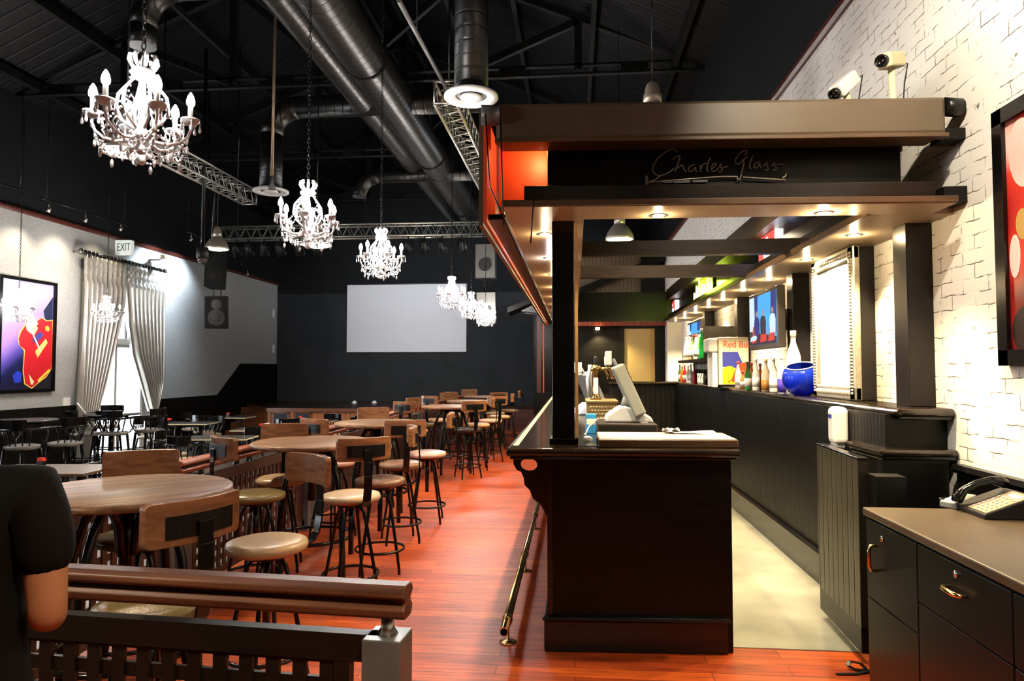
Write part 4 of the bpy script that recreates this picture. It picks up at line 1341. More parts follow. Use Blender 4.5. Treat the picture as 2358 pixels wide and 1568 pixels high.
ca = captain_chair(.80, True, K['grey_seat'])
hi = [(52, 9.25, .1, 1, 'seen from behind at the tall table under the guitar picture'), (150, 9.75, -1, .1, 'facing left beside the tall table under the guitar picture'), (262, 11.4, -.1, 1, 'seen from behind against the bright glazed door'),
      (342, 12.0, -1, 0, 'facing left beside the tall table by the glazed door'), (246, 12.75, .1, -1, 'facing the camera behind the tall table by the glazed door'), (196, 11.2, .9, .5, 'between the two tall tables, by the left curtain')]
for i, (px, y, fx, fy, lab) in enumerate(hi):
    o = ca if i == 0 else copy_tree(ca)
    p = P(px, 1000, Y=y)
    o.location = (max(p.x, -9.25), p.y, LOW); o.rotation_euler.z = math.atan2(-fx, fy)
    o['label'] = 'black bar armchair ' + lab; o['group'] = 'black bar armchairs by the left wall'
for i, (px, py) in enumerate(((258, 952), (57, 966))):
    p = P(px, py, z=.76)
    o = thing('tall_table', ['tall dark round table in front of the glazed door', 'tall dark round table below the guitar picture'][i], 'table', (max(p.x, -9.3), p.y, LOW), 0, 'tall tables by the left wall')
    MB().lathe([(0, 1.08), (.43, 1.08), (.45, 1.095), (.44, 1.11), (0, 1.11)], 40).build('table_top', K['table_dark'], o)
    q = MB().lathe([(.035, .03), (.035, 1.08)], 12)
    for k in range(4):
        q.bar((0, 0, 1.06), (.3 * math.cos(k * PI / 2), .3 * math.sin(k * PI / 2), 1.06), .04, .03)
    q.build('column', K['black_gloss'], o)
    for k in range(4):
        MB().bar((0, 0, .05), (.34 * math.cos(k * PI / 2 + .4), .34 * math.sin(k * PI / 2 + .4), .02), .06, .04).build('foot', K['black_gloss'], o)

lt = None
LT = [(505, 1006, 1.1, .62, .12, 'table_dark', 'just behind the near railing'), (428, 973, 1.15, .6, .1, 'table_dark', 'by the black wainscot'),
      (610, 987, 1.1, .62, .1, 'table_dark', 'left of the stage openings'), (521, 959, 1.2, .62, .05, 'table_dark', 'by the narrow stage steps'),
      (712, 968, 1.1, .6, .05, 'table_dark', 'in front of the stage openings'), (112, 1079, 1.25, .75, .1, 'table_grey', 'at the left edge of view'), (905, 985, 1.0, .62, 0, 'table_dark', 'behind the third railing')]
LTP = []
for i, (px, py, w, d, rz, mk, lab) in enumerate(LT):
    p = P(px, py, z=LOW + .75)
    p.x = min(p.x, -3.3)
    o = thing('low_table', 'low rectangular %s table %s' % ('grey' if mk == 'table_grey' else 'dark', lab), 'table', (p.x, p.y, LOW), rz, 'low tables in the lower area')
    MB().box(-w / 2, -d / 2, .715, w / 2, d / 2, .75).build('table_top', K[mk], o, .004)
    MB().box(-w / 2 - .006, -d / 2 - .006, .722, w / 2 + .006, d / 2 + .006, .743).build('edge_band', K['cream'] if mk == 'table_dark' else K['brown_wood'], o)
    for sx in (-1, 1):
        q = MB(); x = sx * (w / 2 - .25)
        q.box(x - .03, -.03, .03, x + .03, .03, .715); q.box(x - .035, -d / 2 + .06, .69, x + .035, d / 2 - .06, .715)
        q.build('pedestal', K['black'], o)
        MB().box(x - .04, -d / 2 + .04, 0, x + .04, d / 2 - .04, .035).build('foot', K['black'], o)
    LTP.append((p, w, d, rz, lab))
cc = captain_chair(.46, False, K['cream_seat'])
n = 0
DN = {0: 'pulled up on the camera side', 1: 'on the stage side', 2: 'on the wall side', 3: 'on the bar side'}
for i, (p, w, d, rz, lab) in enumerate(LTP):
    for s_, (dx, dy) in enumerate(((-.22, -d / 2 - .3), (.22, d / 2 + .32), (-w / 2 - .30, .05), (w / 2 + .30, -.05))):
        if i == 5 and s_ in (3,): continue
        if i == 6 and s_ in (3,): continue
        if (i == 3 and s_ in (1, 3)) or (i == 2 and s_ == 2) or (i == 4 and s_ == 2) or (i == 0 and s_ == 3) or (i == 1 and s_ == 3) or (i == 2 and s_ == 0): continue
        x, y = p.x + dx, p.y + dy
        if x > -2.98 or x < -9.4: continue
        o = cc if n == 0 else copy_tree(cc)
        o.location = (x, y, LOW)
        a = math.atan2(dx if s_ > 1 else 0, -dy if s_ < 2 else 0)
        o.rotation_euler.z = a + random.uniform(-.25, .25)
        o['label'] = 'black armchair %s of the low table %s' % (DN[s_].replace('pulled up on', 'on'), lab)
        o['group'] = 'low armchairs in the lower area'
        n += 1
for i, (t, dx, dy) in enumerate(((1, -.4, .05), (2, -.12, .12), (3, .0, .1), (5, -.3, .25), (4, -.25, .12))):
    p, w, d, rz, lab = LTP[t]
    o = thing('table_marker', 'small red topped holder on the low table ' + lab.split(',')[0], 'table holder', (p.x + dx, p.y + dy, LOW + .7505), 0, 'small holders on the low tables')
    MB().box(-.04, -.03, 0, .04, .03, .05).build('base', K['black'], o)
    if 'sig' not in K: K['sig'] = mat('signal_red', (.7, .04, .02), .4)
    MB().box(-.035, -.025, .05, .035, .025, .09).build('top', K['sig'], o)
p = LTP[2][0] + V((.02, .05, 0))
o = thing('cup', 'small white cup on the low table left of the stage openings', 'cup', (p.x, p.y, LOW + .7505))
MB().lathe([(.03, 0), (.045, .05), (.048, .1), (.043, .1), (.035, .02), (0, .015)], 16).build('bowl', K['white_plastic'], o)
MB().tube([(.045, 0, .03), (.075, 0, .04), (.075, 0, .07), (.046, 0, .08)], .006, 6).build('handle', K['white_plastic'], o)

# ================================================================== the person at the left edge
def skin_obj(name, verts, edges, radii, m, parent=None, sub=2, root=0):
    me = bpy.data.meshes.new(name)
    me.from_pydata(verts, edges, [])
    me.materials.append(m)
    o = bpy.data.objects.new(name, me)
    COL.objects.link(o)
    if parent: o.parent = parent
    o.modifiers.new('skin', 'SKIN').use_smooth_shade = True
    sv = me.skin_vertices[0].data
    for i, r in enumerate(radii):
        sv[i].radius = r if isinstance(r, tuple) else (r, r)
    sv[root].use_root = True
    sd = o.modifiers.new('subd', 'SUBSURF'); sd.levels = sub; sd.render_levels = sub
    return o


pv, pe, prd = [], [], []
def jn(p, r, link=None):
    pv.append(p); prd.append(r)
    if link is not None: pe.append((link, len(pv) - 1))
    return len(pv) - 1
HS = .955
pel = jn((0, 0, .88), (.15, .11))
ab = jn((0, -.01, 1.02), (.135, .10), pel)
chst = jn((0, -.015, 1.18), (.15, .105), ab)
upc = jn((0, -.02, 1.29), (.12, .085), chst)
nk = jn((-.01, 0, 1.40), .052, upc)
hd0 = jn((-.03, .03, 1.45), .062, nk)
hd1 = jn((-.06, .035, 1.52), (.078, .095), hd0)
hd2 = jn((-.07, .03, 1.60), (.068, .08), hd1)
hands = {}
for s in (1, -1):
    sh = jn((s * .165, -.02, 1.315), .062, upc)
    dl = jn((s * .198, -.02, 1.24), .050, sh)
    el = jn((s * .215, -.03, 1.035), .040, dl)
    if s == 1:
        fm = jn((s * .16, .10, 1.03), .036, el); wr_ = jn((s * .08, .23, 1.06), .026, fm)
        pm = jn((s * .055, .29, 1.07), (.034, .018), wr_)
        dv, uv = V((-.35, .9, .15)).normalized(), V((.3, .1, .9))
    else:
        fm = jn((s * .17, .10, 1.0), .036, el); wr_ = jn((s * .10, .22, 1.0), .026, fm)
        pm = jn((s * .075, .28, 1.0), (.034, .018), wr_)
        dv, uv = V((.3, .9, -.1)).normalized(), V((.2, .1, .9))
    for k, ln in enumerate((.07, .08, .075, .058)):
        base = V(pv[pm]) + dv * .03 + V((0, 0, .024 - .016 * k))
        b0 = jn(tuple(base), .0095, pm)
        b1 = jn(tuple(base + dv * ln * .5), .0088, b0)
        jn(tuple(base + dv * ln * .8 + V((-s * .028, .0, 0))), .0075, b1)
    t0 = jn(tuple(V(pv[pm]) + V((-s * .01, -.01, .035))), .011, pm)
    jn(tuple(V(pv[pm]) + V((-s * .03, .03, .055))), .0095, t0)
    hp = jn((s * .095, 0, .82), .095, pel)
    kn = jn((s * .105, .015, .47), .06, hp)
    an = jn((s * .11, -.01, .09), .038, kn)
    jn((s * .125, .13, .035), .035, an)
pl0 = V((-1.345, 1.38, 0))
person = skin_obj('person', pv, pe, prd, K['skin'], None, 2)
person.location = pl0; person.rotation_euler = (0, 0, .25)
person.scale = (.97, .97, .97)
tag(person, 'person in a black short sleeved shirt, seen from behind at the left edge', 'person')
sv_, se_, sr_ = [], [], []
def js(p, r, link=None):
    sv_.append(p); sr_.append(r)
    if link is not None: se_.append((link, len(sv_) - 1))
    return len(sv_) - 1
a00 = js((0, 0, .75), (.186, .15)); a0 = js((0, 0, .87), (.182, .146), a00); a1 = js((0, -.01, 1.02), (.158, .12), a0); a2 = js((0, -.015, 1.18), (.172, .128), a1); a3 = js((0, -.02, 1.30), (.135, .098), a2); a4 = js((0, -.005, 1.375), (.068, .066), a3)
for s in (1, -1):
    b0 = js((s * .168, -.02, 1.318), .078, a3); b1 = js((s * .2, -.022, 1.24), .068, b0); js((s * .211, -.027, 1.125), .062, b1)
skin_obj('shirt', sv_, se_, sr_, K['shirt'], person)
tv_ = [(0, 0, .93), (.092, 0, .78), (.106, .015, .47), (.112, -.005, .1), (-.092, 0, .78), (-.106, .015, .47), (-.112, -.005, .1), (0, 0, .86)]
skin_obj('trousers', tv_, [(0, 7), (7, 1), (1, 2), (2, 3), (7, 4), (4, 5), (5, 6)], [(.155, .118), .104, .078, .062, .104, .078, .062, (.158, .12)], K['trouser'], person)
hv = [(-.05, .0, 1.49), (-.06, .0, 1.57), (-.07, .02, 1.635)]
skin_obj('hair', hv, [(0, 1), (1, 2)], [(.078, .075), (.088, .09), (.062, .075)], K['hair'], person)
for s in (-1, 1):
    MB().ball((-.06 + s * .082, .03, 1.52), (.012, .02, .032), 8, 6).build('ear', K['skin'], person)
    MB().ball((-.06 + s * .03, .108, 1.535), (.012, .008, .007), 8, 6).build('eye', K['white'], person)
    MB().ball((s * .115, .05, .045), (.05, .13, .045), 12, 7).build('shoe', K['black'], person)
MB().prism([(-.014, 0), (.014, 0), (0, .05)], (-.06, .115, 1.49), (1, 0, 0), (0, 0, 1), (0, .022, 0)).build('nose', K['skin'], person, .006)
MB().ball((-.06, .115, 1.465), (.024, .01, .007), 8, 5).build('mouth', mat('lips', (.35, .10, .07), .5), person)
# ================================================================== the bar
def bf(x, o=0.0): return 3.845 + .05 * x + o
BARE = 12.6
bar = thing('bar_counter', 'long black bar counter with a glossy top and stepped kickboard', 'bar counter')
MB().prism([(-.149, bf(-.149)), (.862, bf(.862)), (.862, 4.3), (.60, 4.3), (.60, BARE), (-.149, BARE)], (0, 0, 0), (1, 0, 0), (0, 1, 0), (0, 0, 1.068)).build('cabinet', K['black_wood'], bar, .006)
MB().prism([(-.149 - .02, bf(-.149, -.025)), (.83, bf(.83, -.025)), (.83, bf(.83)), (-.149 - .02, bf(-.149))], (0, 0, .0), (1, 0, 0), (0, 1, 0), (0, 0, .172)).build('kickboard', K['black_gloss'], bar, .008)
MB().prism([(-.149 - .03, bf(-.149, -.04)), (.84, bf(.84, -.04)), (.84, bf(.84)), (-.149 - .03, bf(-.149))], (0, 0, .172), (1, 0, 0), (0, 1, 0), (0, 0, .022)).build('kickboard_cap', K['black_gloss'], bar, .008)
MB().box(-.172, 3.86, .0, -.149, BARE, .172).build('side_kickboard', K['black_gloss'], bar, .006)
MB().prism([(-.152, bf(-.152, -.012)), (-.12, bf(-.12, -.012)), (-.12, bf(-.12)), (-.152, bf(-.152) + .02)], (0, 0, .19), (1, 0, 0), (0, 1, 0), (0, 0, .878)).build('corner_strip', K['black_gloss'], bar, .004)
top = [(-.376, bf(-.376, -.07)), (.902, bf(.902, -.07)), (.902, 4.34), (.63, 4.34), (.63, BARE), (-.376, BARE)]
ct = MB().prism(top, (0, 0, 1.068), (1, 0, 0), (0, 1, 0), (0, 0, .047)).build('counter_top', K['bar_top'], bar, .018, 3)
MB().box(-.35, 3.9, 1.1145, -.318, BARE, 1.1165).build('inlay_strip', K['light_wood'], ct)
und = [(x + (.02 if x < 0 else -.02), y + (.02 if y < 4 else 0)) for x, y in top]
MB().prism(und, (0, 0, 1.052), (1, 0, 0), (0, 1, 0), (0, 0, .016)).build('edge_moulding', K['black_gloss'], bar, .006)
prof = [(0, 0), (-.205, 0), (-.205, -.05), (-.185, -.085), (-.16, -.095), (-.145, -.13), (-.14, -.17), (-.11, -.2), (-.09, -.25), (-.05, -.28), (0, -.36)]
for y in [3.98 + 1.38 * k for k in range(7)]:
    q = MB()
    hole = [(-.115 + .045 * math.cos(t), -.062 + .035 * math.sin(t)) for t in [j * PI / 6 for j in range(12)]]
    # outline and hole joined by a slit
    ring = prof[:2] + prof[2:]
    pts = [(0, 0), (-.115, 0)] + [(-.115 + .05 * math.sin(t), -.055 + .038 * math.cos(t)) for t in [j * 2 * PI / 14 for j in range(15)]] + [(-.1151, 0)] + prof[1:]
    q.prism(pts, (-.149, y, 1.05), (1, 0, 0), (0, 0, 1), (0, .04, 0))
    q.build('corbel', K['black_gloss'], bar)

fx = P(1165, 1478, z=0).x
o = thing('foot_rail', 'brass foot rail on round flanges along the bar', 'foot rail')
q = MB().tube([(fx + .01, y, .135) for y in (3.72, 6, 9, BARE)], .024, 14)
q.build('rail', K['brass'], o)
MB().lathe([(0, .0), (.02, .0)], 12, (fx + .01, 3.719, .135), Matrix.Rotation(PI / 2, 3, 'X')).build('rail_end', K['black'], o)
for k in range(7):
    y = P(1165, 1478, z=0).y + 1.38 * k
    q = MB().lathe([(.05, 0), (.05, .006), (.03, .011), (.008, .014), (.008, .115)], 18, (fx + .012, y, .0))
    q.build('stand', K['brass'], o)
    MB().lathe([(.026, -.03), (.031, -.025), (.031, .025), (.026, .03)], 16, (fx + .01, y - .03, .135), Matrix.Rotation(PI / 2, 3, 'X')).build('collar', K['brass'], o)

fl = thing('bar_flap', 'thick pale topped block on the front of the bar counter', 'counter block')
x0 = P(1378, 1010, z=1.16).x
MB().prism([(x0, bf(x0, -.02)), (.9, bf(.9, -.02)), (.9, 4.27), (x0, 4.27)], (0, 0, 1.1155), (1, 0, 0), (0, 1, 0), (0, 0, .045)).build('block', K['brown_wood'], fl, .006)
MB().prism([(x0 + .008, bf(x0, -.012)), (.892, bf(.892, -.012)), (.892, 4.262), (x0 + .008, 4.262)], (0, 0, 1.1605), (1, 0, 0), (0, 1, 0), (0, 0, .003)).build('pale_sheet', K['pale_top'], fl)
p0 = P(1590, 996, z=1.166)
o = thing('paper_sheet', 'loose white paper lying on the pale block of the bar', 'paper', (p0.x, p0.y, 1.1636))
MB().grid(lambda u, v: V((-.15 + .3 * u, -.09 + .18 * v, .004 + .004 * math.sin(5 * u + 3 * v) + (.008 if u < .1 else 0))), 12, 8).build('sheet', K['paper'], o, solid=.001)
o = thing('napkin', 'crumpled pale napkin at the left of the paper on the bar', 'napkin', (p0.x - .12, p0.y - .03, 1.169))
MB().grid(lambda u, v: V((-.05 + .1 * u, -.035 + .07 * v, .012 + .009 * math.sin(11 * u + 4 * v) + .006 * math.cos(13 * v))), 14, 10).build('cloth', K['paper'], o, solid=.001)
p0 = P(1353, 1018, z=1.13)
o = thing('glass_block', 'low clear glass tray on the counter beside the column', 'tray', (p0.x, p0.y, 1.1155))
q = MB(); q.box(-.06, -.05, 0, .06, .05, .008); q.box(-.06, -.05, .008, -.054, .05, .045); q.box(.054, -.05, .008, .06, .05, .045); q.box(-.06, -.05, .008, .06, -.044, .045); q.box(-.06, .044, .008, .06, .05, .045)
q.build('tray_body', K['glass'], o)
MB().ball((0, .0, .03), (.03, .03, .02), 10, 6).build('folded_cloth', K['paper'], o)

# ------------------------------------------------------------------ canopy
SZ = 2.42
can = thing('bar_canopy', 'large dark wooden canopy over the bar with stepped bands', 'canopy')
cx0, cx1 = -.38, 2.0
def cf(x, o=0.0): return 3.64 + .05 * x + o
def slab(x0, x1, o0, o1, z0, z1, name, m, bev=.004, par=None):
    return MB().prism([(x0, cf(x0, o0)), (x1, cf(x1, o0)), (x1, cf(x1, o1)), (x0, cf(x0, o1))], (0, 0, z0), (1, 0, 0), (0, 1, 0), (0, 0, z1 - z0)).build(name, m, par or can, bev)
LIW = .06
sof = MB().prism([(cx0, cf(cx0)), (cx1, cf(cx1)), (cx1, 4.0), (LIW, 3.96), (LIW, BARE), (cx0, BARE)], (0, 0, SZ), (1, 0, 0), (0, 1, 0), (0, 0, .03)).build('soffit', K['soffit'], can)
slab(cx0 - .005, cx1 + .005, -.012, .03, SZ + .004, SZ + .038, 'lower_moulding', K['brown_wood'])
slab(-.27, 1.93, .07, .12, SZ + .03, SZ + .135, 'lower_fascia', K['dark_fascia'])
sb = slab(-.15, 1.86, .30, .33, SZ + .03, 2.86, 'sign_board', K['sign_black'])
slab(-.425, 2.0, .075, .30, 2.815, 3.02, 'upper_band', K['brown_band'], .02)
slab(-.43, 2.005, .06, .12, 2.795, 2.818, 'band_moulding', K['brown_wood'])
MB().tube([(2.0, cf(2.0, .1), 2.97), (2.09, cf(2.0, .12), 2.97)], .05, 14).build('end_roll', K['black'], can)
MB().box(2.0, cf(2, .12), 2.80, XR, cf(2, .25), 2.86).build('wall_bracket', K['black_wood'], can); MB().box(2.0, cf(2, .12), SZ + .03, XR, cf(2, .25), SZ + .12).build('wall_bracket', K['black_wood'], can)
MB().box(-.05, 3.98, 2.86, 2.0, 4.02, 3.0).build('top_board', K['black_wood'], can)
MB().prism([(-.46, 4.16), (-.151, 4.175), (-.151, 4.195), (-.46, 4.18)], (0, 0, SZ + .03), (1, 0, 0), (0, 1, 0), (0, 0, .6)).build('red_end_panel', K['red_board'], can)
# left run: outer board red inside
LX = -.475
MB().box(LX - .02, 3.70, 2.36, LX, BARE, 2.96).build('red_side_board', K['red_board'], can)
MB().box(LX - .045, 3.70, 2.34, LX - .02, BARE, 3.0).build('outer_board', K['brown_band'], can)
MB().tube([(LX - .03, 3.68, 2.95), (LX + .07, 3.70, 2.95)], .055, 14).build('end_roll', K['grey_post'], can)
MB().box(cx0 - .1, 3.76, 2.385, cx0, BARE, 2.415).build('side_ledge', K['black_wood'], can)
q = MB()
q.tube([(cx0 - .008, cf(cx0), SZ - .004), (cx0 - .008, BARE, SZ - .004)], .008, 6)
q.build('edge_strip', K['brushed'], can)
MB().box(-.02, 4.25, SZ + .03, .0, BARE, 2.84).build('inner_board', K['black_wood'], can)
MB().box(-.47, BARE - .02, SZ, 2.1, BARE, 2.96).build('far_board', K['black_wood'], can)
# right run above the back bar
RSX = P(1700, 652, z=SZ).x
MB().box(RSX, 4.0, SZ, XR, BARE, SZ + .03).build('back_soffit', K['soffit'], can)
MB().box(RSX - .02, 3.97, SZ - .006, RSX, BARE, SZ + .036).build('back_moulding', K['brown_wood'], can)
MB().box(RSX + .06, 4.05, SZ + .03, RSX + .09, BARE, 2.55).build('back_lower_fascia', K['dark_fascia'], can)
MB().box(RSX + .16, 4.05, SZ + .03, RSX + .19, BARE, 2.82).build('back_sign_board', K['sign_gloss'], can)
MB().box(RSX + .02, 4.05, 2.80, RSX + .22, BARE, 2.99).build('back_upper_band', K['brown_band'], can)
for py in (590, 640):
    y = P(1450, py, z=SZ + .02).y
    q = MB().box(.0, y - .04, SZ + .02, RSX + .2, y + .04, SZ + .135)
    q.build('cross_beam', K['beam_dark'], can)
# columns on the bar
cl_, cr_ = P(1272, 900, Y=4.0).x, P(1323, 900, Y=4.0).x
c_ = MB().box(cl_, 3.99, 1.15, cr_, 3.99 + cr_ - cl_, SZ).build('column', K['black_gloss'], can, .004)
MB().box(cl_ - .018, 3.972, 1.1155, cr_ + .018, 4.008 + cr_ - cl_, 1.15).build('column_base', K['black_gloss'], can, .005)
MB().box(cr_ + .004, 4.06, 1.1155, cr_ + .022, 4.08, SZ).build('column_lit_edge', K['light_wood'], can)  # pale colour stands in for the lit edge of the column
for y in (8.2, 12.45):
    MB().box(cl_, y, 1.1155, cr_, y + .12, SZ).build('column', K['black_gloss'], can, .004)
q = MB()
for a, b, c in (((1152, 250), (1156, 400), (1160, 520)), ((1118, 262), (1128, 430), (1200, 590)), ((1230, 440), (1225, 520), (1222, 560))):
    ya = 3.55
    q.tube([P(*a, Y=ya), P(*b, Y=ya), P(*c, Y=ya)], .004, 5)
q.build('loose_cable', K['black'], can)

# unlit neon script
o = thing('neon_sign', 'unlit thin script sign reading Charles Glass on the canopy', 'sign')
ST = [[(505, 262), (475, 215), (400, 215), (300, 270), (200, 370), (140, 480), (150, 560), (210, 602), (290, 600), (400, 550), (462, 490)],
      [(440, 362), (510, 310), (552, 312), (520, 420), (470, 545)], [(490, 505), (560, 450), (595, 452), (600, 510), (640, 548)],
      [(765, 440), (700, 450), (665, 510), (680, 545), (730, 535), (780, 465), (770, 530), (800, 545)],
      [(828, 470), (845, 450), (850, 550)], [(850, 510), (880, 432), (930, 420)], [(992, 330), (950, 430), (935, 520), (965, 548)],
      [(1000, 510), (1060, 470), (1080, 420), (1040, 415), (1005, 480), (1012, 540), (1060, 540), (1110, 490)],
      [(1110, 490), (1160, 410), (1140, 470), (1172, 520), (1140, 550), (1112, 540)], [(1165, 490), (1250, 465)],
      [(1500, 305), (1542, 250), (1500, 225), (1420, 270), (1358, 360), (1362, 420), (1410, 440), (1470, 380), (1532, 320)],
      [(1450, 365), (1492, 380), (1470, 480), (1440, 600), (1430, 650)], [(1612, 308), (1572, 420), (1562, 490), (1595, 497)],
      [(1702, 400), (1650, 420), (1625, 470), (1650, 497), (1690, 470), (1722, 405), (1715, 470), (1748, 487)],
      [(1762, 470), (1822, 400), (1812, 440), (1850, 490), (1822, 525), (1785, 512)], [(1885, 470), (1932, 400), (1922, 440), (1970, 490), (1940, 525), (1905, 517)], [(1965, 440), (2080, 433)],
      [(255, 615), (165, 672), (80, 702)], [(80, 702), (700, 648), (1390, 600), (1388, 655), (1425, 662)], [(1472, 625), (2100, 665)], [(2095, 545), (2112, 600), (2045, 640)]]
q = MB()
def sgn_pt(x, y):
    px, py = 1480 + x / 6.373, 310 + y / 6.373
    p = P(px, py, Y=4.0)
    yy = cf(p.x, .275)
    return P(px, py, Y=yy)
for s_ in ST:
    pts = [sgn_pt(*a) for a in s_]
    # round the strokes
    sm = [pts[0]]
    for a, b in zip(pts[:-1], pts[1:]): sm += [a.lerp(b, .3), a.lerp(b, .7)]
    sm.append(pts[-1])
    q.tube(sm, .0042, 6)
q.build('script_lettering', K['neon_off'], o)
q = MB()
for a, b in (((300, 685), (440, 705)), ((455, 675), (690, 705)), ((740, 670), (950, 695)), ((1040, 722), (1210, 745)), ((40, 600), (80, 760))):
    p1, p2 = sgn_pt(*a), sgn_pt(*b)
    MB().box(p1.x, p1.y, p2.z, p2.x, p1.y + .02, p1.z).build('transformer', K['grey_post'], o)

# ------------------------------------------------------------------ downlights
def downlight():
    o = thing('downlight', '', 'downlight')
    MB().lathe([(.034, -.001), (.05, -.004), (.055, 0), (.034, .001)], 20).build('bezel', K['brushed'], o)
    MB().lathe([(.036, -.001), (.028, -.007), (.015, -.010), (0, -.011)], 16).build('lamp', K['warm_glow'], o)
    return o


dl = downlight()
DLS = []
for px, py in ((1516, 496), (1897, 490)): DLS.append((P(px, py, z=SZ), 'front'))
lx = P(1257, 549, z=SZ).x
for k in range(9): DLS.append((V((lx, 4.37 + .95 * k, SZ)), 'left'))
for px, py in ((1967, 541), (1857, 598), (1771, 643), (1711, 668), (1665, 690), (1632, 707), (1602, 720), (1577, 732), (1556, 742)): DLS.append((P(px, py, z=SZ), 'back'))
cnt = {}
for i, (p, w) in enumerate(DLS):
    o = dl if i == 0 else copy_tree(dl)
    o.location = (p.x, p.y, SZ - .0005)
    k = cnt.get(w, 0); cnt[w] = k + 1
    o['label'] = {'front': ['warm recessed downlight in the front soffit, nearer the column', 'warm recessed downlight in the front soffit, nearer the brick wall'][min(k, 1)],
                  'left': 'recessed downlight over the bar counter, %s from the front' % ORD[k], 'back': 'recessed downlight over the back bar ledge, %s from the front' % ORD[k]}[w]
    o['group'] = 'recessed downlights under the canopy'
    blue = w == 'left' and k == 1
    if blue:
        for ch in o.children:
            if ch.name.startswith('lamp'): ch.data = ch.data.copy(); ch.data.materials[0] = K['white_glow']
        o['label'] = 'blue white recessed downlight glaring left of the column'
    light('downlight_beam', 'SPOT', (0, 0, -.04), DL_W * {'front': 1.1, 'left': 1.0, 'back': 1.9}[w], (.75, .87, 1) if blue else (1, .74, .40), o, .022, (0, 0, -1), 118, .55)
    light('downlight_spill', 'POINT', (0, 0, -.026), 4 if blue else {'front': 5, 'left': .9, 'back': 2}[w], (.25, .5, 1) if blue else (1, .74, .40), o, .010)
light('canopy_lamp', 'POINT', (-.19, 4.02, 2.84), RED_W, (1, .62, .25), None, .03)
light('canopy_lamp', 'POINT', (-.2, 5.4, 2.7), RED_W * 2, (1, .62, .25), None, .04)

# ------------------------------------------------------------------ back bar
LZ = 1.33
BXF = 1.78
bb = thing('back_bar', 'black boarded back bar with a glossy ledge along the brick wall', 'back bar')
MB().box(BXF, 4.12, 0.004, XR - .002, BARE - .3, LZ - .04).build('boarded_front', K['bead_black'], bb)
MB().box(.62, BARE - .3, 0.004, XR - .002, BARE, LZ - .04).build('end_return', K['bead_x'], bb)
LXF = P(1800, 908, z=LZ).x
MB().prism([(LXF, 4.02), (XR - .002, 4.02), (XR - .002, BARE), (.6, BARE), (.6, BARE - .38), (LXF, BARE - .38)], (0, 0, LZ - .045), (1, 0, 0), (0, 1, 0), (0, 0, .045)).build('ledge', K['bar_top'], bb, .02, 3)
MB().prism([(LXF + .025, 4.05), (XR - .002, 4.05), (XR - .002, BARE), (LXF + .025, BARE - .3)], (0, 0, LZ - .065), (1, 0, 0), (0, 1, 0), (0, 0, .02)).build('ledge_moulding', K['black_gloss'], bb, .006)
MB().prism([(0, 0), (-.03, 0), (-.03, .2), (-.045, .205), (-.045, .225), (-.02, .24), (0, .24)], (BXF, 4.12, 0.004), (1, 0, 0), (0, 0, 1), (0, BARE - 4.5, 0)).build('skirting', K['black_gloss'], bb)
pys = []
for px in (2152, 2017, 1866, 1728, 1646, 1590, 1553):
    pys.append(P(px, 760, X=XR).y)
for i, y in enumerate(pys):
    if y > BARE - .4: continue
    MB().box(XR - .15, y, LZ, XR - .001, y + .17, SZ).build('post', K['post_brown'] if i else K['post_brown'], bb, .004)
MB().box(XR - .15, pys[0], 0.9, XR - .001, pys[0] + .17, LZ - .046).build('post', K['black_wood'], bb)
tag(MB().box(P(1537, 800, Y=BARE - .05).x, BARE - .05, LZ, P(1570, 800, Y=BARE - .05).x, BARE - .02, 2.40).build('white_board', K['white']), 'pale lit panel at the far end of the back bar', 'panel')

# ornate frame
FXP = 1.93
yr, yl = P(1966, 735, X=FXP).y, P(1869, 735, X=FXP).y
o = thing('ornate_frame', 'ornate silver frame around a blank white panel on the ledge', 'picture frame')
zt_, zb_ = SZ - .005, LZ
fwid = .10
q = MB()
def fr_rail(y0, z0, y1, z1):
    q.box(FXP, min(y0, y1), min(z0, z1), FXP + .05, max(y0, y1), max(z0, z1))
fr_rail(yr, zb_, yr + fwid, zt_); fr_rail(yl - fwid, zb_, yl, zt_); fr_rail(yr, zb_, yl, zb_ + fwid); fr_rail(yr, zt_ - fwid, yl, zt_)
fo_ = q.build('frame', K['silver_frame'], o, .012)
q = MB()
n = 44
for k in range(n):
    z = zb_ + .05 + (zt_ - zb_ - .1) * k / (n - 1)
    for y in (yr + .05, yl - .05): q.ball((FXP, y, z), (.010, .022, .011), 8, 5)
for k in range(20):
    y = yr + .1 + (yl - yr - .2) * k / 19
    for z in (zb_ + .05, zt_ - .05): q.ball((FXP, y, z), (.010, .011, .022), 8, 5)
q.build('carved_beading', K['silver_frame'], fo_)
MB().box(FXP + .03, yr + fwid, zb_ + fwid, FXP + .04, yl - fwid, zt_ - fwid).build('white_panel', K['white_panel'], o)
light('frame_wash', 'SPOT', (1.6, yr + .3, SZ - .03), 110, (1, .9, .72), None, .03, V((.45, .1, -.8)), 110, .6)

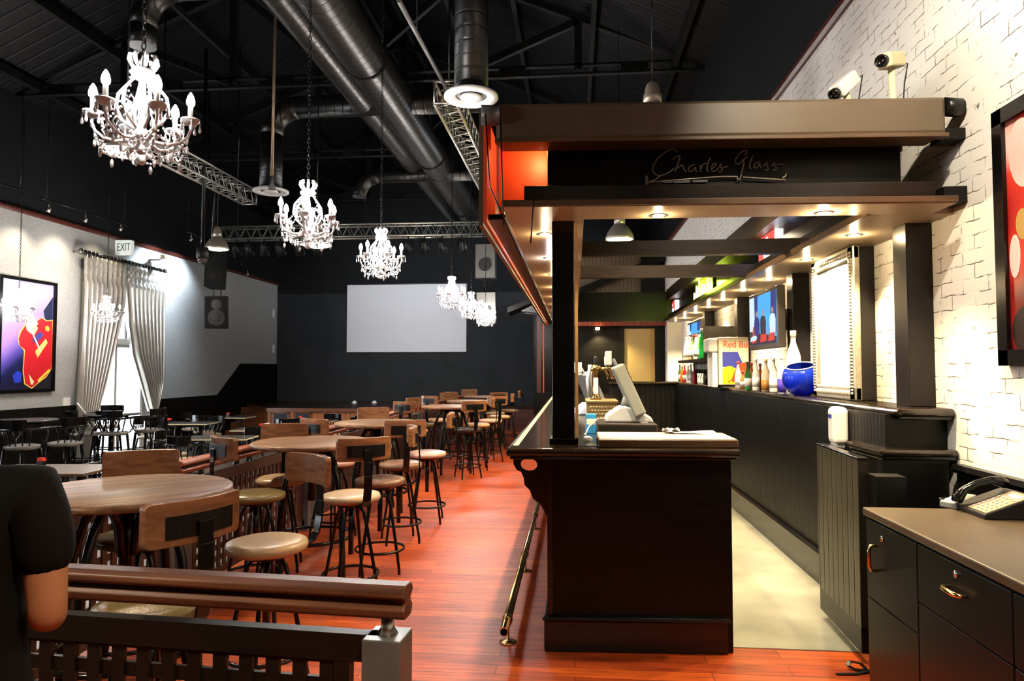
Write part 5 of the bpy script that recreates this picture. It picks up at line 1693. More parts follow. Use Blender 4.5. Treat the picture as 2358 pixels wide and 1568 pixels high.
# televisions
def tv(label, y0, y1, z0, z1, x, full):
    o = thing('television', label, 'television')
    q = MB().box(x, y0, z0, x + .07, y1, z1)
    q.build('casing', K['tv_case'], o, .006)
    f = .035
    a0, a1, b0, b1 = y0 + f, y1 - f, z0 + f * 1.3, z1 - f
    MB().box(x - .003, a0, b0, x + .001, a1, b1).build('screen', K['tv_blue'], o)
    def art_(name, pts, mk, lift):
        # u runs from the left of the picture (far end) to the right (near end)
        MB().prism([(a1 + (a0 - a1) * u, b0 + (b1 - b0) * v) for u, v in pts], (x - .003, 0, 0), (0, 1, 0), (0, 0, 1), (-lift, 0, 0)).build(name, K[mk], o)
    art_('pale_backdrop', [(0, 0), (.3, 0), (.3, 1), (0, 1)], 'tv_pale', .0005)
    art_('dark_column', [(.22, .3), (.3, .3), (.34, 1), (.2, 1)], 'tv_navy', .001)
    art_('dark_column', [(.8, .2), (1, .2), (1, 1), (.82, 1)], 'tv_navy', .001)
    if full:
        art_('studio_floor', [(0, 0), (1, 0), (1, .12), (0, .3)], 'tv_dark', .0008)
        for u, w_ in ((.1, .17), (.42, .24), (.72, .22)):
            art_('red_seat', [(u, .04), (u + w_, .06), (u + w_ * .85, .4), (u + w_ * .2, .38)], 'tv_red', .0012)
        for u, mk in ((.22, 'tv_navy'), (.46, 'tv_dark'), (.8, 'tv_pale')):
            art_('seated_figure', [(u - .02, .2), (u + .17, .2), (u + .18, .44), (u + .15, .54), (u + .09, .57), (u + .05, .57), (u - .01, .54), (u - .03, .44)], mk, .0016)
            art_('figure_head', [(u + .045, .58), (u + .105, .58), (u + .11, .66), (u + .075, .7), (u + .04, .66)], 'tv_skin', .0018)
        art_('white_table', [(.02, .08), (.26, .1), (.3, .16), (.24, .2), (.06, .18)], 'tv_pale', .002)
    MB().box(x + .07, (y0 + y1) / 2 - .1, (z0 + z1) / 2 - .1, XR, (y0 + y1) / 2 + .1, (z0 + z1) / 2 + .1).build('wall_mount', K['black'], o)
    return o


TX = 1.86
tv('wide television on the wall showing three people on red seats', P(1791, 728, X=TX).y, P(1725, 728, X=TX).y, P(1760, 803, X=TX).z, P(1760, 668, X=TX).z, TX, True)
tv('small far television glowing blue above the shelved bottles', P(1613, 755, X=TX).y, P(1583, 755, X=TX).y, P(1600, 775, X=TX).z, P(1600, 738, X=TX).z, TX, False)

# lit signs on the back fascia
SX = RSX + .13
def sign_box(label, x0, x1, y0, y1, mats):
    o = thing('lit_sign', label, 'sign')
    yn, yf = P(x1, y1, X=SX).y, P(x0, y0, X=SX).y
    z0, z1 = P(x1, y1, X=SX).z, P(x1, y0, X=SX).z
    MB().box(SX, yn, z0, SX + .04, yf, z1).build('box', K['white_plastic'], o)
    MB().box(SX - .004, yn + .012, z0 + .012, SX, yf - .012, z1 - .012).build('lit_face', K[mats[0]], o)
    ym, zm, w_, h_ = (yn + yf) / 2, (z0 + z1) / 2, yf - yn, z1 - z0
    MB().prism([(ym - .3 * w_, zm - .42 * h_), (ym + .12 * w_, zm - .42 * h_), (ym + .22 * w_, zm - .1 * h_), (ym + .05 * w_, zm + .1 * h_), (ym - .1 * w_, zm - .02 * h_), (ym - .28 * w_, zm - .05 * h_)], (SX - .005, 0, 0), (0, 1, 0), (0, 0, 1), (-.003, 0, 0)).build('pale_motif', K[mats[1]], o)
    MB().prism([(ym - .1 * w_, zm + .12 * h_), (ym + .15 * w_, zm + .05 * h_), (ym + .15 * w_, zm + .25 * h_), (ym - .1 * w_, zm + .3 * h_)], (SX - .005, 0, 0), (0, 1, 0), (0, 0, 1), (-.003, 0, 0)).build('pale_motif', K[mats[1]], o)
    MB().box(SX - .006, yn - .012, z0, SX + .04, yn, z1).build('bright_edge', K['sign_white'], o)
    return o


s1 = sign_box('red and white lit box sign on the back fascia, nearest the front', 1746, 1786, 520, 586, ('sign_red', 'sign_white'))
s3 = sign_box('small red lit box sign at the far end of the back fascia', 1541, 1555, 690, 722, ('sign_red', 'sign_white'))
o = thing('neon_sign', 'bright yellow green neon sign in the middle of the back fascia', 'sign')
yn, yf = P(1641, 660, X=SX).y, P(1600, 660, X=SX).y
zb2, zt2 = P(1622, 690, X=SX).z, P(1622, 637, X=SX).z
MB().box(SX, yn, zb2, SX + .02, yf, zt2).build('backing', K['lime_board'], o)
q = MB()
for k in range(7):
    t = k / 6
    y = yf - .05 - (yf - yn - .1) * t
    hgt = (.5, .75, .95, .7, .6, .8, .4)[k]
    MB().tube([(SX - .02, y, zb2 + .03), (SX - .02, y - .02, zb2 + (zt2 - zb2) * hgt), (SX - .02, y - .06, zb2 + .05 + .02 * k)], .011, 6).build('neon_tube', K['neon_lime'], o)
light('neon_glow', 'POINT', (SX - .14, (yn + yf) / 2 - .25, (zb2 + zt2) / 2), 40, (.75, 1, .05), None, .08)
light('sign_glow', 'POINT', (SX - .05, P(1786, 560, X=SX).y - .1, 2.62), 1.5, (.55, .6, 1), None, .05)
# ================================================================== things on the back bar
def bottle(label, p, h, r, col, cap, lab=None, group=None, glassy=.35, liquid=None, lc=None, neck=.42, sq=False):
    o = thing('bottle', label, 'bottle', p, 0, group)
    n = 4 if sq else 16
    nk = r * .34
    sh = h * (1 - neck)
    prof_ = [(0, .0), (r * .92, 0), (r, .01), (r, sh * .9), (r * .85, sh), (nk * 1.4, sh + (h - sh) * .35), (nk, sh + (h - sh) * .5), (nk, h * .93), (nk * 1.15, h * .935), (nk * 1.15, h * .95), (0, h * .95)]
    key = 'bottle_%s_%s' % (col, glassy)
    if key not in K: K[key] = mat(key, col, .06, trans=glassy * .35, ior=1.35)
    M_ = Matrix.Rotation(PI / 4, 3, 'Z') if sq else None
    MB().lathe(prof_, n, (0, 0, 0), M_, smooth=not sq).build('glass_body', K[key], o)
    ck = 'cap_%s' % (cap,)
    if ck not in K: K[ck] = mat(ck, cap, .35)
    MB().lathe([(nk * 1.25, h * .9), (nk * 1.25, h), (0, h)], 12).build('cap', K[ck], o)
    if lab:
        lk = 'label_%s' % (lab,)
        if lk not in K: K[lk] = mat(lk, lab, .6)
        MB().lathe([(r * 1.015, sh * .22), (r * 1.015, sh * .72)], n, (0, 0, 0), M_, smooth=not sq).build('label', K[lk], o)
    if liquid:
        q = 'liquid_%s' % (liquid,)
        if q not in K: K[q] = mat(q, liquid, .1, trans=.3)
        MB().lathe([(r * 1.012, .012), (r * 1.012, sh * .6)], n, (0, 0, 0), M_, smooth=not sq).build('liquid', K[q], o)
    return o


CLR = (.9, .92, .9)
def on(px, z, X): 
    q = P(px, 880, X=X); return (X, q.y, z)
G1 = 'bottles on the ledge beside the tall drinks dispenser'
for (px, X, h, r, col, cap, lb, liq, lab, gl) in (
        (1700, 1.84, .31, .036, (.85, .75, .6), (.6, .05, .04), (.85, .84, .8), None, 'clear bottle with red cap and white label, beside the drinks dispenser', .3),
        (1711, 1.86, .20, .033, (.65, .22, .05), (.55, .06, .04), (.8, .75, .6), None, 'short amber bottle with red cap, second from the drinks dispenser', .3),
        (1722, 1.82, .30, .035, (.05, .22, .06), (.02, .08, .06), (.85, .85, .82), None, 'green bottle with dark cap and pale label on the ledge', .3),
        (1731, 1.90, .29, .036, (.70, .22, .04), (.6, .05, .04), (.75, .25, .08), None, 'amber bottle with red cap behind the green bottle', .3),
        (1741, 1.84, .33, .037, (.85, .80, .72), (.8, .8, .78), (.88, .88, .86), None, 'tall white labelled bottle in the middle of the ledge group', .3),
        (1751, 1.90, .28, .036, (.62, .24, .06), (.06, .03, .02), None, None, 'dark amber bottle without a label on the ledge', .4),
        (1764, 1.88, .32, .046, (.90, .75, .5), (.75, .62, .35), None, (.66, .30, .06), 'square bottle half full of amber spirit under the television', .75),
        (1782, 1.90, .33, .042, (.9, .92, .9), (.85, .85, .83), (.9, .9, .88), None, 'pale clear bottle between the amber spirit and the blue vase', .6)):
    bottle(lab, on(px, LZ, X), h, r, col, cap, lb, G1, gl, liq)
G2 = 'small bottles on the far part of the ledge'
for (px, X, h, r, col, cap, lb, lab) in (
        (1566, 1.86, .30, .034, (.05, .10, .04), (.03, .03, .03), (.8, .8, .6), 'dark bottle at the far end of the ledge group'),
        (1571, 1.84, .27, .034, (.75, .16, .02), (.75, .2, .05), None, 'orange red bottle near the far end of the ledge'),
        (1577, 1.87, .29, .034, (.55, .02, .03), (.7, .05, .08), (.85, .8, .75), 'deep red bottle with red cap and pale label on the far ledge'),
        (1585, 1.84, .28, .036, (.75, .82, .6), (.85, .85, .8), (.85, .88, .78), 'pale green white bottle on the far ledge'),
        (1591, 1.86, .30, .036, (.85, .88, .85), (.8, .8, .85), (.88, .88, .85), 'white bottle beside the dark red one on the far ledge'),
        (1600, 1.84, .29, .037, (.30, .01, .02), (.15, .18, .5), None, 'dark red bottle with blue cap nearest on the far ledge')):
    bottle(lab, on(px, LZ, X), h, r, col, cap, lb, G2, .25)
# black shelf cabinet with bottles
SY = 9.0
sh = thing('shelf_cabinet', 'black open shelf cabinet on the wall above the far ledge', 'shelf')
zs_, zt3 = P(1600, 828, Y=10).z, P(1660, 751, Y=SY).z
q = MB(); q.box(1.67, SY, zs_ - .04, XR - .001, SY + .03, zt3); sh_e = q.build('end_panel', K['black_wood'], sh)
MB().box(1.67, SY + .03, zs_ - .04, XR - .001, 11.2, zs_).build('shelf_board', K['black_wood'], sh)
MB().box(2.0, SY + .03, zs_, XR - .001, 11.2, zs_ + .12).build('back_rail', K['black_wood'], sh)
G3 = 'spirit bottles on the black shelf'
for (px, X, h, r, col, cap, lb, lab) in (
        (1580, 1.75, .36, .04, (.88, .86, .8), (.8, .7, .5), (.85, .82, .75), 'clear bottle with gold cap, farthest on the black shelf'),
        (1586, 1.78, .37, .04, (.85, .78, .6), (.75, .65, .4), (.85, .8, .7), 'pale gold bottle, second farthest on the black shelf'),
        (1592, 1.74, .34, .04, (.80, .62, .3), (.8, .8, .75), (.85, .8, .7), 'honey coloured bottle in the middle of the black shelf'),
        (1597, 1.80, .38, .04, (.15, .32, .1), (.55, .04, .05), (.85, .85, .8), 'green bottle with red cap on the black shelf'),
        (1603, 1.76, .37, .04, (.85, .85, .8), (.5, .04, .04), (.86, .86, .84), 'clear bottle with red cap on the black shelf'),
        (1610, 1.80, .36, .04, (.12, .30, .08), (.75, .72, .6), (.8, .8, .7), 'mid green bottle next to the bright green one'),
        (1616, 1.74, .42, .042, (.02, .50, .08), (.55, .6, .5), None, 'tall bright green bottle, nearest on the black shelf')):
    bottle(lab, (X, P(px, 800, X=X).y, zs_), h, r, col, cap, lb, G3, .3)
o = thing('spirit_taps', 'row of small white topped spirit taps below the black shelf', 'taps')
MB().box(1.93, 9.05, LZ + .24, 1.96, 11.2, LZ + .27).build('rail', K['brushed'], o)
for k in range(10):
    y = 9.15 + .2 * k
    t = MB().lathe([(.03, .0), (.03, .09), (.0, .1)], 10, (1.89, y, LZ + .22)).build('tap', K['white_plastic'], o)
    MB().lathe([(.022, 0), (.026, .05), (.022, .06)], 10, (1.89, y, LZ + .16)).build('valve', K['black'], t)
    MB().tube([(1.89, y, LZ + .17), (1.86, y - .01, LZ + .08)], .006, 6).build('spout', K['brushed'], t)
tag(MB().box(1.9, 9.1, LZ, 2.08, 9.9, LZ + .14).build('drip_box', K['light_wood']), 'pale box below the spirit taps on the ledge', 'box')

# drinks dispenser
DYF = 8.42
o = thing('drinks_dispenser', 'tall white drinks dispenser with a red, blue and yellow panel', 'dispenser')
dx0 = P(1655, 830, Y=DYF).x
zt4 = P(1670, 776, Y=DYF).z
MB().box(dx0, DYF, LZ + .03, XR - .03, DYF + .4, zt4).build('body', K['cream_panel'], o, .01)
MB().box(dx0 + .02, DYF + .02, LZ, XR - .05, DYF + .38, LZ + .03).build('plinth', K['black'], o)
MB().box(dx0 - .12, DYF + .02, LZ + .42, dx0 - .0, DYF + .34, zt4 - .01).build('front_hood', K['white_plastic'], o, .03, 3)
MB().box(dx0 - .07, DYF + .03, LZ, dx0 - .005, DYF + .34, LZ + .42).build('drip_column', K['white_plastic'], o, .01)
def panel(name, pts, m, lift):
    L = [(dx0 + .01 + (XR - .04 - dx0 - .01) * u, LZ + .03 + (zt4 - LZ - .03) * v) for u, v in pts]
    MB().prism(L, (0, DYF, 0), (1, 0, 0), (0, 0, 1), (0, -lift, 0)).build(name, m, o)
K['p_blue'] = mat('panel_blue', (.03, .04, .30), .4); K['p_yel'] = mat('panel_yellow', (.85, .58, .01), .4); K['p_red'] = mat('panel_red', (.70, .06, .02), .4)
panel('blue_field', [(.1, .38), (.52, .33), (.8, .47), (.64, .69), (.1, .69)], K['p_blue'], .001)
disc = [(.1, .02), (.86, .02), (.8, .30)] + [(.34 + .36 * math.cos(t), .06 + .335 * math.sin(t)) for t in [PI * .28 + i * PI * .42 / 8 for i in range(9)]] + [(.1, .38)]
panel('yellow_disc', disc, K['p_yel'], .0015)
panel('red_bull_figure', [(.26, .05), (.36, .10), (.42, .13), (.50, .26), (.60, .37), (.74, .45), (.92, .48), (1.0, .40), (1.0, .08), (.9, .06), (.88, .16), (.8, .05), (.62, .06), (.56, .12), (.50, .06), (.44, .06), (.40, .10), (.33, .05)], K['p_red'], .0022)
panel('yellow_glint', [(.58, .17), (.64, .21), (.70, .19), (.66, .22), (.6, .22)], K['p_yel'], .0028)
text_obj('lettering', 'Red Bull', .105, K['p_red'], o, (dx0 + .05, DYF - .003, LZ + .03 + (zt4 - LZ - .03) * .84), (PI / 2, 0, 0), (.95, 1.1, 1), .001, 'LEFT')
MB().box(dx0 + .03, DYF - .12, LZ, dx0 + .3, DYF - .02, LZ + .01).build('drip_tray', K['brushed'], o)

# blue vase, tall bottle
VX = 1.90
vp = P(1843, 866, X=VX)
vp = V((VX, yl + .18, LZ))
R_ = .155
o = thing('glass_vase', 'round cobalt blue glass vase with a wide slanted mouth', 'vase', vp)
K['cobalt'] = mat('cobalt_glass', (.02, .07, .98), .02, trans=.7, ior=1.25, coat=.6)
K['cobalt_rim'] = mat('vase_rim', (.75, .75, .85), .1, trans=.2)
tilt = Matrix.Rotation(.25, 3, 'X') @ Matrix.Rotation(-.18, 3, 'Y')
q = MB()
prof_ = [(.0, -R_ * .95)] + [(R_ * math.cos(a), R_ * math.sin(a)) for a in [-1.15 + i * (1.15 + .75) / 12 for i in range(13)]]
prof_ += [((R_ - .007) * math.cos(a), (R_ - .007) * math.sin(a)) for a in [.75 - i * (1.15 + .75) / 12 for i in range(13)]] + [(0, -R_ * .9)]
q.lathe(prof_, 32, (0, 0, R_ * .93), tilt)
q.build('bowl', K['cobalt'], o)
MB().tube([tilt @ V(((R_ - .003) * math.cos(.75) * math.cos(t), (R_ - .003) * math.cos(.75) * math.sin(t), R_ * math.sin(.75) + .002)) + V((0, 0, R_ * .93)) for t in [i * PI / 16 for i in range(32)]], .006, 6, True).build('rim', K['cobalt_rim'], o)
bottle('large clear bottle with pale stopper behind the blue vase', (1.93, vp.y + .30, LZ), .56, .062, (.86, .88, .82), (.85, .78, .6), None, None, .6, None, None, .35)
bottle('slim clear bottle with violet blue base beside the blue vase', (1.84, P(1800, 880, X=1.84).y, LZ), .34, .036, (.75, .8, .95), (.85, .87, .9), None, None, .5, (.08, .04, .5), None, .35)

# soap dispenser
p = P(1930, 980, X=BXF - .05)
o = thing('soap_dispenser', 'white wall soap dispenser on the black boarding under the ledge', 'soap dispenser', (BXF, p.y, p.z))
MB().box(-.10, -.065, -.12, -.001, .065, .125).build('body', K['white_plastic'], o, .035, 4)
MB().box(-.104, -.025, .05, -.098, .025, .075).build('window', K['p_blue'], o)
MB().box(-.09, -.045, -.145, -.02, .045, -.11).build('push_bar', K['grey_plastic'], o, .01)

# ------------------------------------------------------------------ end counter, half door
o = thing('end_counter', 'small black end counter with stepped edge beside the half door', 'counter')
ex = 1.70
ey0 = P(2195, 1040, X=XR - .02).y
EZ = P(2195, 1036, X=XR - .02).z
poly = [(ex, ey0 - .03), (XR - .002, ey0 - .03), (XR - .002, ey0 + .55), (ex + .06, ey0 + .55), (ex - .01, ey0 + .42)]
MB().prism(poly, (0, 0, EZ - .035), (1, 0, 0), (0, 1, 0), (0, 0, .035)).build('counter_top', K['bar_top'], o, .014, 3)
MB().prism([(x + (.02 if x < 2 else 0), y + (.02 if y < ey0 else 0)) for x, y in poly], (0, 0, EZ - .06), (1, 0, 0), (0, 1, 0), (0, 0, .025)).build('edge_moulding', K['black_gloss'], o, .006)
MB().box(ex + .03, ey0 + .02, 0.004, XR - .035, 4.115, EZ - .06).build('cabinet', K['black'], o)
o = thing('half_door', 'open half door of black grooved boards behind the desk', 'door')
da, db = P(1976, 1058, X=1.50), P(1881, 1036, X=1.53)
K['bead_door'] = beads('door_boards', (.045, .04, .026), .085, .32, axis=1, depth=.6)
ang = math.atan2(db.x - da.x, db.y - da.y)
L_ = math.hypot(db.x - da.x, db.y - da.y)
o.location = (da.x, da.y, 0); o.rotation_euler = (0, 0, -ang)
MB().box(0, 0, .19, .045, L_, 1.065).build('boarded_panel', K['bead_door'], o)
MB().box(-.004, -.004, 1.065, .05, L_ + .004, 1.082).build('top_cap', K['black_gloss'], o, .004)
MB().box(.001, .01, .055, .046, L_ - .01, .189).build('kick_plate', K['black'], o)
q = MB()
for z in (.3, .9): q.box(.046, -.02, z - .05, .06, .06, z + .05)
q.build('hinge', K['brass'], o)
MB().box(.045, -.12, .05, .19, .0, 1.0).build('hinge_post', K['black'], o)

# ------------------------------------------------------------------ desk in the right foreground
DXL, DZT, DYB = -2.0815 * (-.65), .90, P(1985, 1167, z=.90).y
desk = thing('desk', 'black service desk with brass handles in the right foreground', 'desk')
MB().box(DXL, .35, DZT - .035, XR - .066, DYB, DZT).build('worktop', K['desk_top'], desk, .006)
MB().box(DXL + .02, .4, .0, XR - .066, DYB - .02, DZT - .036).build('body', K['black'], desk)
def front(name, y0, y1, z0, z1): return MB().box(DXL + .004, y0, z0, DXL + .02, y1, z1).build(name, K['desk_front'], desk, .003)
def handle(par, c, vert, L=.11):
    a = V((0, 0, L / 2)) if vert else V((0, L / 2, 0))
    n_ = V((-1, 0, 0))
    MB().tube([c + a, c + a + n_ * .025, c + a * .6 + n_ * .034, c - a * .6 + n_ * .034, c - a + n_ * .025, c - a], [.007, .008, .010, .010, .008, .007], 8).build('handle', K['brass'], par)
def lock(par, c): MB().lathe([(.014, 0), (.014, .006), (0, .008)], 12, c, Matrix.Rotation(-PI / 2, 3, 'Y')).build('lock', K['chrome'], par)
XF = DXL + .004
h1, h2 = P(2019, 1285, X=XF), P(2206, 1362, X=XF)
ysp = P(2110, 1240, X=XF).y
d1_ = front('door', ysp + .004, DYB - .03, .5, DZT - .045)
handle(d1_, h1, True); lock(d1_, P(2032, 1241, X=XF))
front('lower_door', ysp + .004, DYB - .03, .05, .494)
d2_ = front('drawer', h2.y - .3, ysp - .004, .63, DZT - .045)
handle(d2_, h2, False); lock(d2_, P(2202, 1322, X=XF))
front('lower_door', h2.y - .3, ysp - .004, .05, .624)
front('drawer', .42, h2.y - .308, .63, DZT - .045); front('lower_door', .42, h2.y - .308, .05, .624)

# telephone
A_, B_ = P(2196, 1170, z=DZT), P(2268, 1197, z=DZT)
u = (B_ - A_); wd_ = u.length
rzp = math.atan2(u.y, u.x)
o = thing('telephone', 'black desk telephone with a lit display at the back of the desk', 'telephone', A_, rzp)
dp, hb = .215, .105
MB().prism([(0, 0), (dp, 0), (dp, hb), (0, .022)], (0, 0, 0), (0, 1, 0), (0, 0, 1), (wd_, 0, 0)).build('base', K['dark_plastic'], o, .006)
sl = V((0, dp, hb - .022)).normalized(); nn = V((0, -sl.z, sl.y))
def fp(a, b, c=0): return V((a, 0, .022)) + sl * b + nn * c
x_k = wd_ * .40
q = MB(); vs = [fp(x_k, .012, .002), fp(wd_ - .008, .012, .002), fp(wd_ - .008, .215, .002), fp(x_k, .215, .002)]
q.add(vs + [v_ - nn * .003 for v_ in vs], [(0, 1, 2, 3), (7, 6, 5, 4), (0, 4, 5, 1), (1, 5, 6, 2), (2, 6, 7, 3), (3, 7, 4, 0)]); q.build('face_plate', K['phone_plate'], o)
kw = (wd_ - .016 - x_k)
kb = MB()
for r_i in range(5):
    for c_i in range(4):
        kb.ball(fp(x_k + kw * (.14 + .24 * c_i), .03 + .022 * r_i, .004), (.0065, .005, .004), 8, 5)
for c_i in range(5):
    kb.ball(fp(x_k + kw * (.1 + .2 * c_i), .148 + .006 * (c_i % 2), .004), (.006, .005, .004), 8, 5)
kb.build('keypad', K['white_plastic'], o)
vs = [fp(x_k + kw * .28, .17, .004), fp(x_k + kw * .85, .17, .004), fp(x_k + kw * .85, .193, .004), fp(x_k + kw * .28, .193, .004)]
MB().add(vs, [(0, 1, 2, 3)]).build('display', K['phone_glow'], o)
hx = wd_ * .18
MB().tube([fp(hx, -.005, .018), fp(hx, .01, .035), fp(hx, .05, .058), fp(hx, .11, .066), fp(hx, .17, .06), fp(hx, .21, .042), fp(hx, .228, .02)], [.022, .026, .018, .017, .018, .027, .022], 10).build('handset', K['black_gloss'], o)
q = MB()
path = [V((-.01, .02, .02)), V((-.06, .03, .014)), V((-.12, .06, .013)), V((-.16, .05, .013)), V((-.15, .015, .013)), V((-.09, .0, .013)), V((-.02, -.005, .016)), V((.01, .01, .02))]
dense = []
for a, b in zip(path[:-1], path[1:]):
    for k in range(28): dense.append(a.lerp(b, k / 28))
q.tube([p_ + V((.0, .008 * math.cos(i * 1.25), .008 * math.sin(i * 1.25))) for i, p_ in enumerate(dense)], .0028, 5)
q.build('coiled_cord', K['black_gloss'], o)
p = P(2205, 1152, z=DZT + .03)
o = thing('card_terminal', 'small card terminal with a bright colourful screen behind the telephone', 'card terminal', (p.x, p.y, DZT), rzp + .6)
MB().prism([(-.08, 0), (.09, 0), (.09, .055), (-.08, .03)], (-.04, 0, 0), (0, 1, 0), (0, 0, 1), (.08, 0, 0)).build('body', K['grey_plastic'], o, .006)
for k, c in enumerate(((.9, .95, 1), (.2, .3, 1), (.1, .8, .4), (1, .5, .1))):
    w0 = -.03 + .06 * sum((.55, .2, .12, .13)[:k]); w1 = w0 + .06 * (.55, .2, .12, .13)[k]
    MB().add([V((w0, -.06, .0345)), V((w1, -.06, .0345)), V((w1, .06, .0525)), V((w0, .06, .0525))], [(0, 1, 2, 3)]).build('screen', glow('terminal_%d' % k, c, 1.6), o)

p = P(1975, 1548, z=0)
o = thing('strap', 'curled black strap lying on the red floor by the desk', 'strap', (p.x, p.y, 0))
q = MB()
pts = [V((-.12, -.04, .004)), V((-.02, -.03, .004)), V((.05, .0, .01)), V((.03, .04, .03)), V((-.02, .045, .035)), V((-.04, .03, .02)), V((.0, .02, .005)), V((.12, .01, .004))]
for a, b in zip(pts[:-1], pts[1:]): q.bar(a, b, .02, .004)
q.build('webbing', K['black'], o)

# ------------------------------------------------------------------ till, beer tower and clutter on the bar
p1_, p2_ = P(1377, 978, Y=4.62), P(1514, 978, Y=4.62)
o = thing('cash_drawer', 'flat black cash drawer under the nearest till', 'cash drawer', ((p1_.x + p2_.x) / 2, 4.62, 1.1155))
zc = P(1440, 976, Y=4.62).z - 1.1155
wdc = p2_.x - p1_.x
MB().box(-wdc / 2, 0, 0, wdc / 2, .42, zc).build('case', K['drawer_black'], o, .005)
MB().box(-wdc / 2 + .01, -.006, .012, wdc / 2 - .01, 0, zc - .012).build('drawer', K['dark_plastic'], o)
MB().box(wdc / 2 - .1, .1, zc, wdc / 2 - .05, .14, zc + .001).build('sticker', K['paper'], o)


def till(label, loc, s, rz):
    o = thing('till', label, 'till', loc, rz)
    q = MB().prism([(-.17, 0), (.17, 0), (.15, .04), (.05, .085), (-.02, .11), (-.06, .11), (-.15, .05)], (0, -.11, 0), (1, 0, 0), (0, 0, 1), (0, .22, 0))
    q.build('base', K['till_white'], o, .012)
    R = Matrix.Rotation(-.42, 3, 'Y')
    q = MB()
    q.obox(R @ V((-.02, 0, .20)) + V((.10, 0, .05)), (.085, .32, .38), R)
    sc_ = q.build('screen_case', K['grey_plastic'], o, .016, 3)
    MB().obox(R @ V((.0245, 0, .20)) + V((.10, 0, .05)), (.004, .28, .32), R).build('display', K['black_gloss'], sc_)
    MB().tube([(-.02, 0, .09), (.0, 0, .15), (.02, 0, .20)], .04, 10).build('neck', K['grey_plastic'], o)
    pt = R @ V((-.03, 0, .39)) + V((.10, 0, .05))
    q = MB().obox(pt + V((-.05, 0, .055)), (.045, .1, .1)); q.tube([pt + V((-.02, 0, .05)), pt + V((.01, 0, -.01))], .016, 8)
    q.build('card_reader', K['till_white'], o, .008)
    o.scale = (s, s, s)
    return o


till('pale grey touchscreen till on the cash drawer, seen from its side', ((p1_.x + p2_.x) / 2 + .02, 4.84, 1.1155 + zc + .001), .98, 0)
pp = P(1362, 905, Y=6.7)
till('farther grey touchscreen till seen past the beer tower', (pp.x, 6.7, 1.1155), 1.0, .35)
p0 = P(1383, 950, Y=5.75)
zb_box = P(1383, 922, Y=5.75).z
x0, x1 = P(1352, 950, Y=5.75).x, P(1421, 950, Y=5.75).x
o = thing('drip_cabinet', 'woven front metal cabinet carrying the brass beer tower', 'cabinet', (0, 0, 1.1155))
MB().box(x0, 5.75, 0, x1, 6.1, zb_box - 1.1155 - .02).build('case', K['woven'], o)
MB().box(x0 - .01, 5.74, zb_box - 1.1155 - .02, x1 + .01, 6.11, zb_box - 1.1155).build('lid', K['brushed_gold'], o, .004)
q = MB()
for r_i in range(4):
    for c_i in range(9):
        q.ball((x0 + .02 + (x1 - x0 - .04) * (c_i + .5 * (r_i % 2)) / 8.6, 5.75, .03 + (zb_box - 1.19) * r_i / 3.4), (.011, .006, .008), 6, 4)
q.build('woven_relief', K['brushed_gold'], o)
tp = P(1372, 920, Y=5.9)
o = thing('beer_tower', 'brass beer tower with three tap handles on the bar', 'beer tower', (tp.x, 5.9, zb_box))
ztw = P(1372, 848, Y=5.9).z - zb_box
MB().lathe([(.05, 0), (.045, .02), (.033, .04), (.03, ztw - .03), (.045, ztw - .02), (.045, ztw + .01), (.02, ztw + .03)], 18).build('column', K['brass'], o)
MB().box(-.02, -.034, .05, .02, -.028, ztw - .08).build('white_badge', K['white_plastic'], o)
for k, (dy, c, hx_) in enumerate(((0, 'dark_plastic', .0), (.05, 'cream', .09), (-.05, 'white_plastic', .115))):
    tpp = MB().tube([(.02, dy * .4, ztw - .005), (.07 + hx_ * .5, dy, ztw + .0), (.1 + hx_ * .4, dy, ztw - .06), (.105 + hx_ * .4, dy, ztw - .09)], [.014, .013, .011, .009], 8).build('tap', K['brass'], o)
    MB().lathe([(.008, 0), (.013, .02), (.015, .075), (.011, .088), (0, .09)], 10, (hx_ if k else -.0, dy, ztw + .015)).build('tap_handle', K[c], tpp)
q = MB(); q.tube([(-.05, .0, ztw + .03), (-.05, 0, ztw - .01), (-.07, 0, ztw - .09), (-.055, 0, .02)], .016, 8); q.build('side_tube', K['white_plastic'], o)
p = P(1366, 985, z=1.1155)
o = thing('carton', 'small bright blue carton beside the cash drawer', 'carton', (p1_.x - .045, 4.7, 1.1155))
MB().box(-.035, -.04, 0, .035, .04, .13).build('box', mat('carton_blue', (.03, .30, .75), .4), o, .003)
MB().box(-.03, -.042, .06, .03, -.0402, .1).build('label', K['paper'], o)
o = thing('cable', 'white cable trailing from the till down past the blue carton', 'cable')
a = V((p1_.x + .06, 4.75, 1.1155 + zc + .02))
MB().tube([a, a + V((-.06, -.08, .01)), a + V((-.12, -.14, -.04)), a + V((-.15, -.17, -.1)), a + V((-.15, -.2, -zc - .012))], .005, 6).build('lead', K['till_white'], o)

# ------------------------------------------------------------------ right wall: picture and cameras
XP = XR - .03
y1_, zt5, zb5 = P(2291, 262, X=XP).y, P(2291, 262, X=XP).z, P(2318, 842, X=XP).z
o = thing('framed_picture', 'large black framed red picture on the brick wall', 'picture')
y0_ = y1_ - 1.15
f = .075
q = MB(); q.box(XP - .02, y0_, zb5, XR - .002, y0_ + f, zt5); q.box(XP - .02, y1_ - f, zb5, XR - .002, y1_, zt5); q.box(XP - .02, y0_, zb5, XR - .002, y1_, zb5 + f); q.box(XP - .02, y0_, zt5 - f, XR - .002, y1_, zt5)
q.build('frame', K['black_gloss'], o)
m_, nt_, b_ = _nt('red_print')
tc_ = nt_.nodes.new('ShaderNodeTexCoord'); nz_ = nt_.nodes.new('ShaderNodeTexNoise'); nz_.inputs['Scale'].default_value = 2.2; nz_.inputs['Detail'].default_value = 1
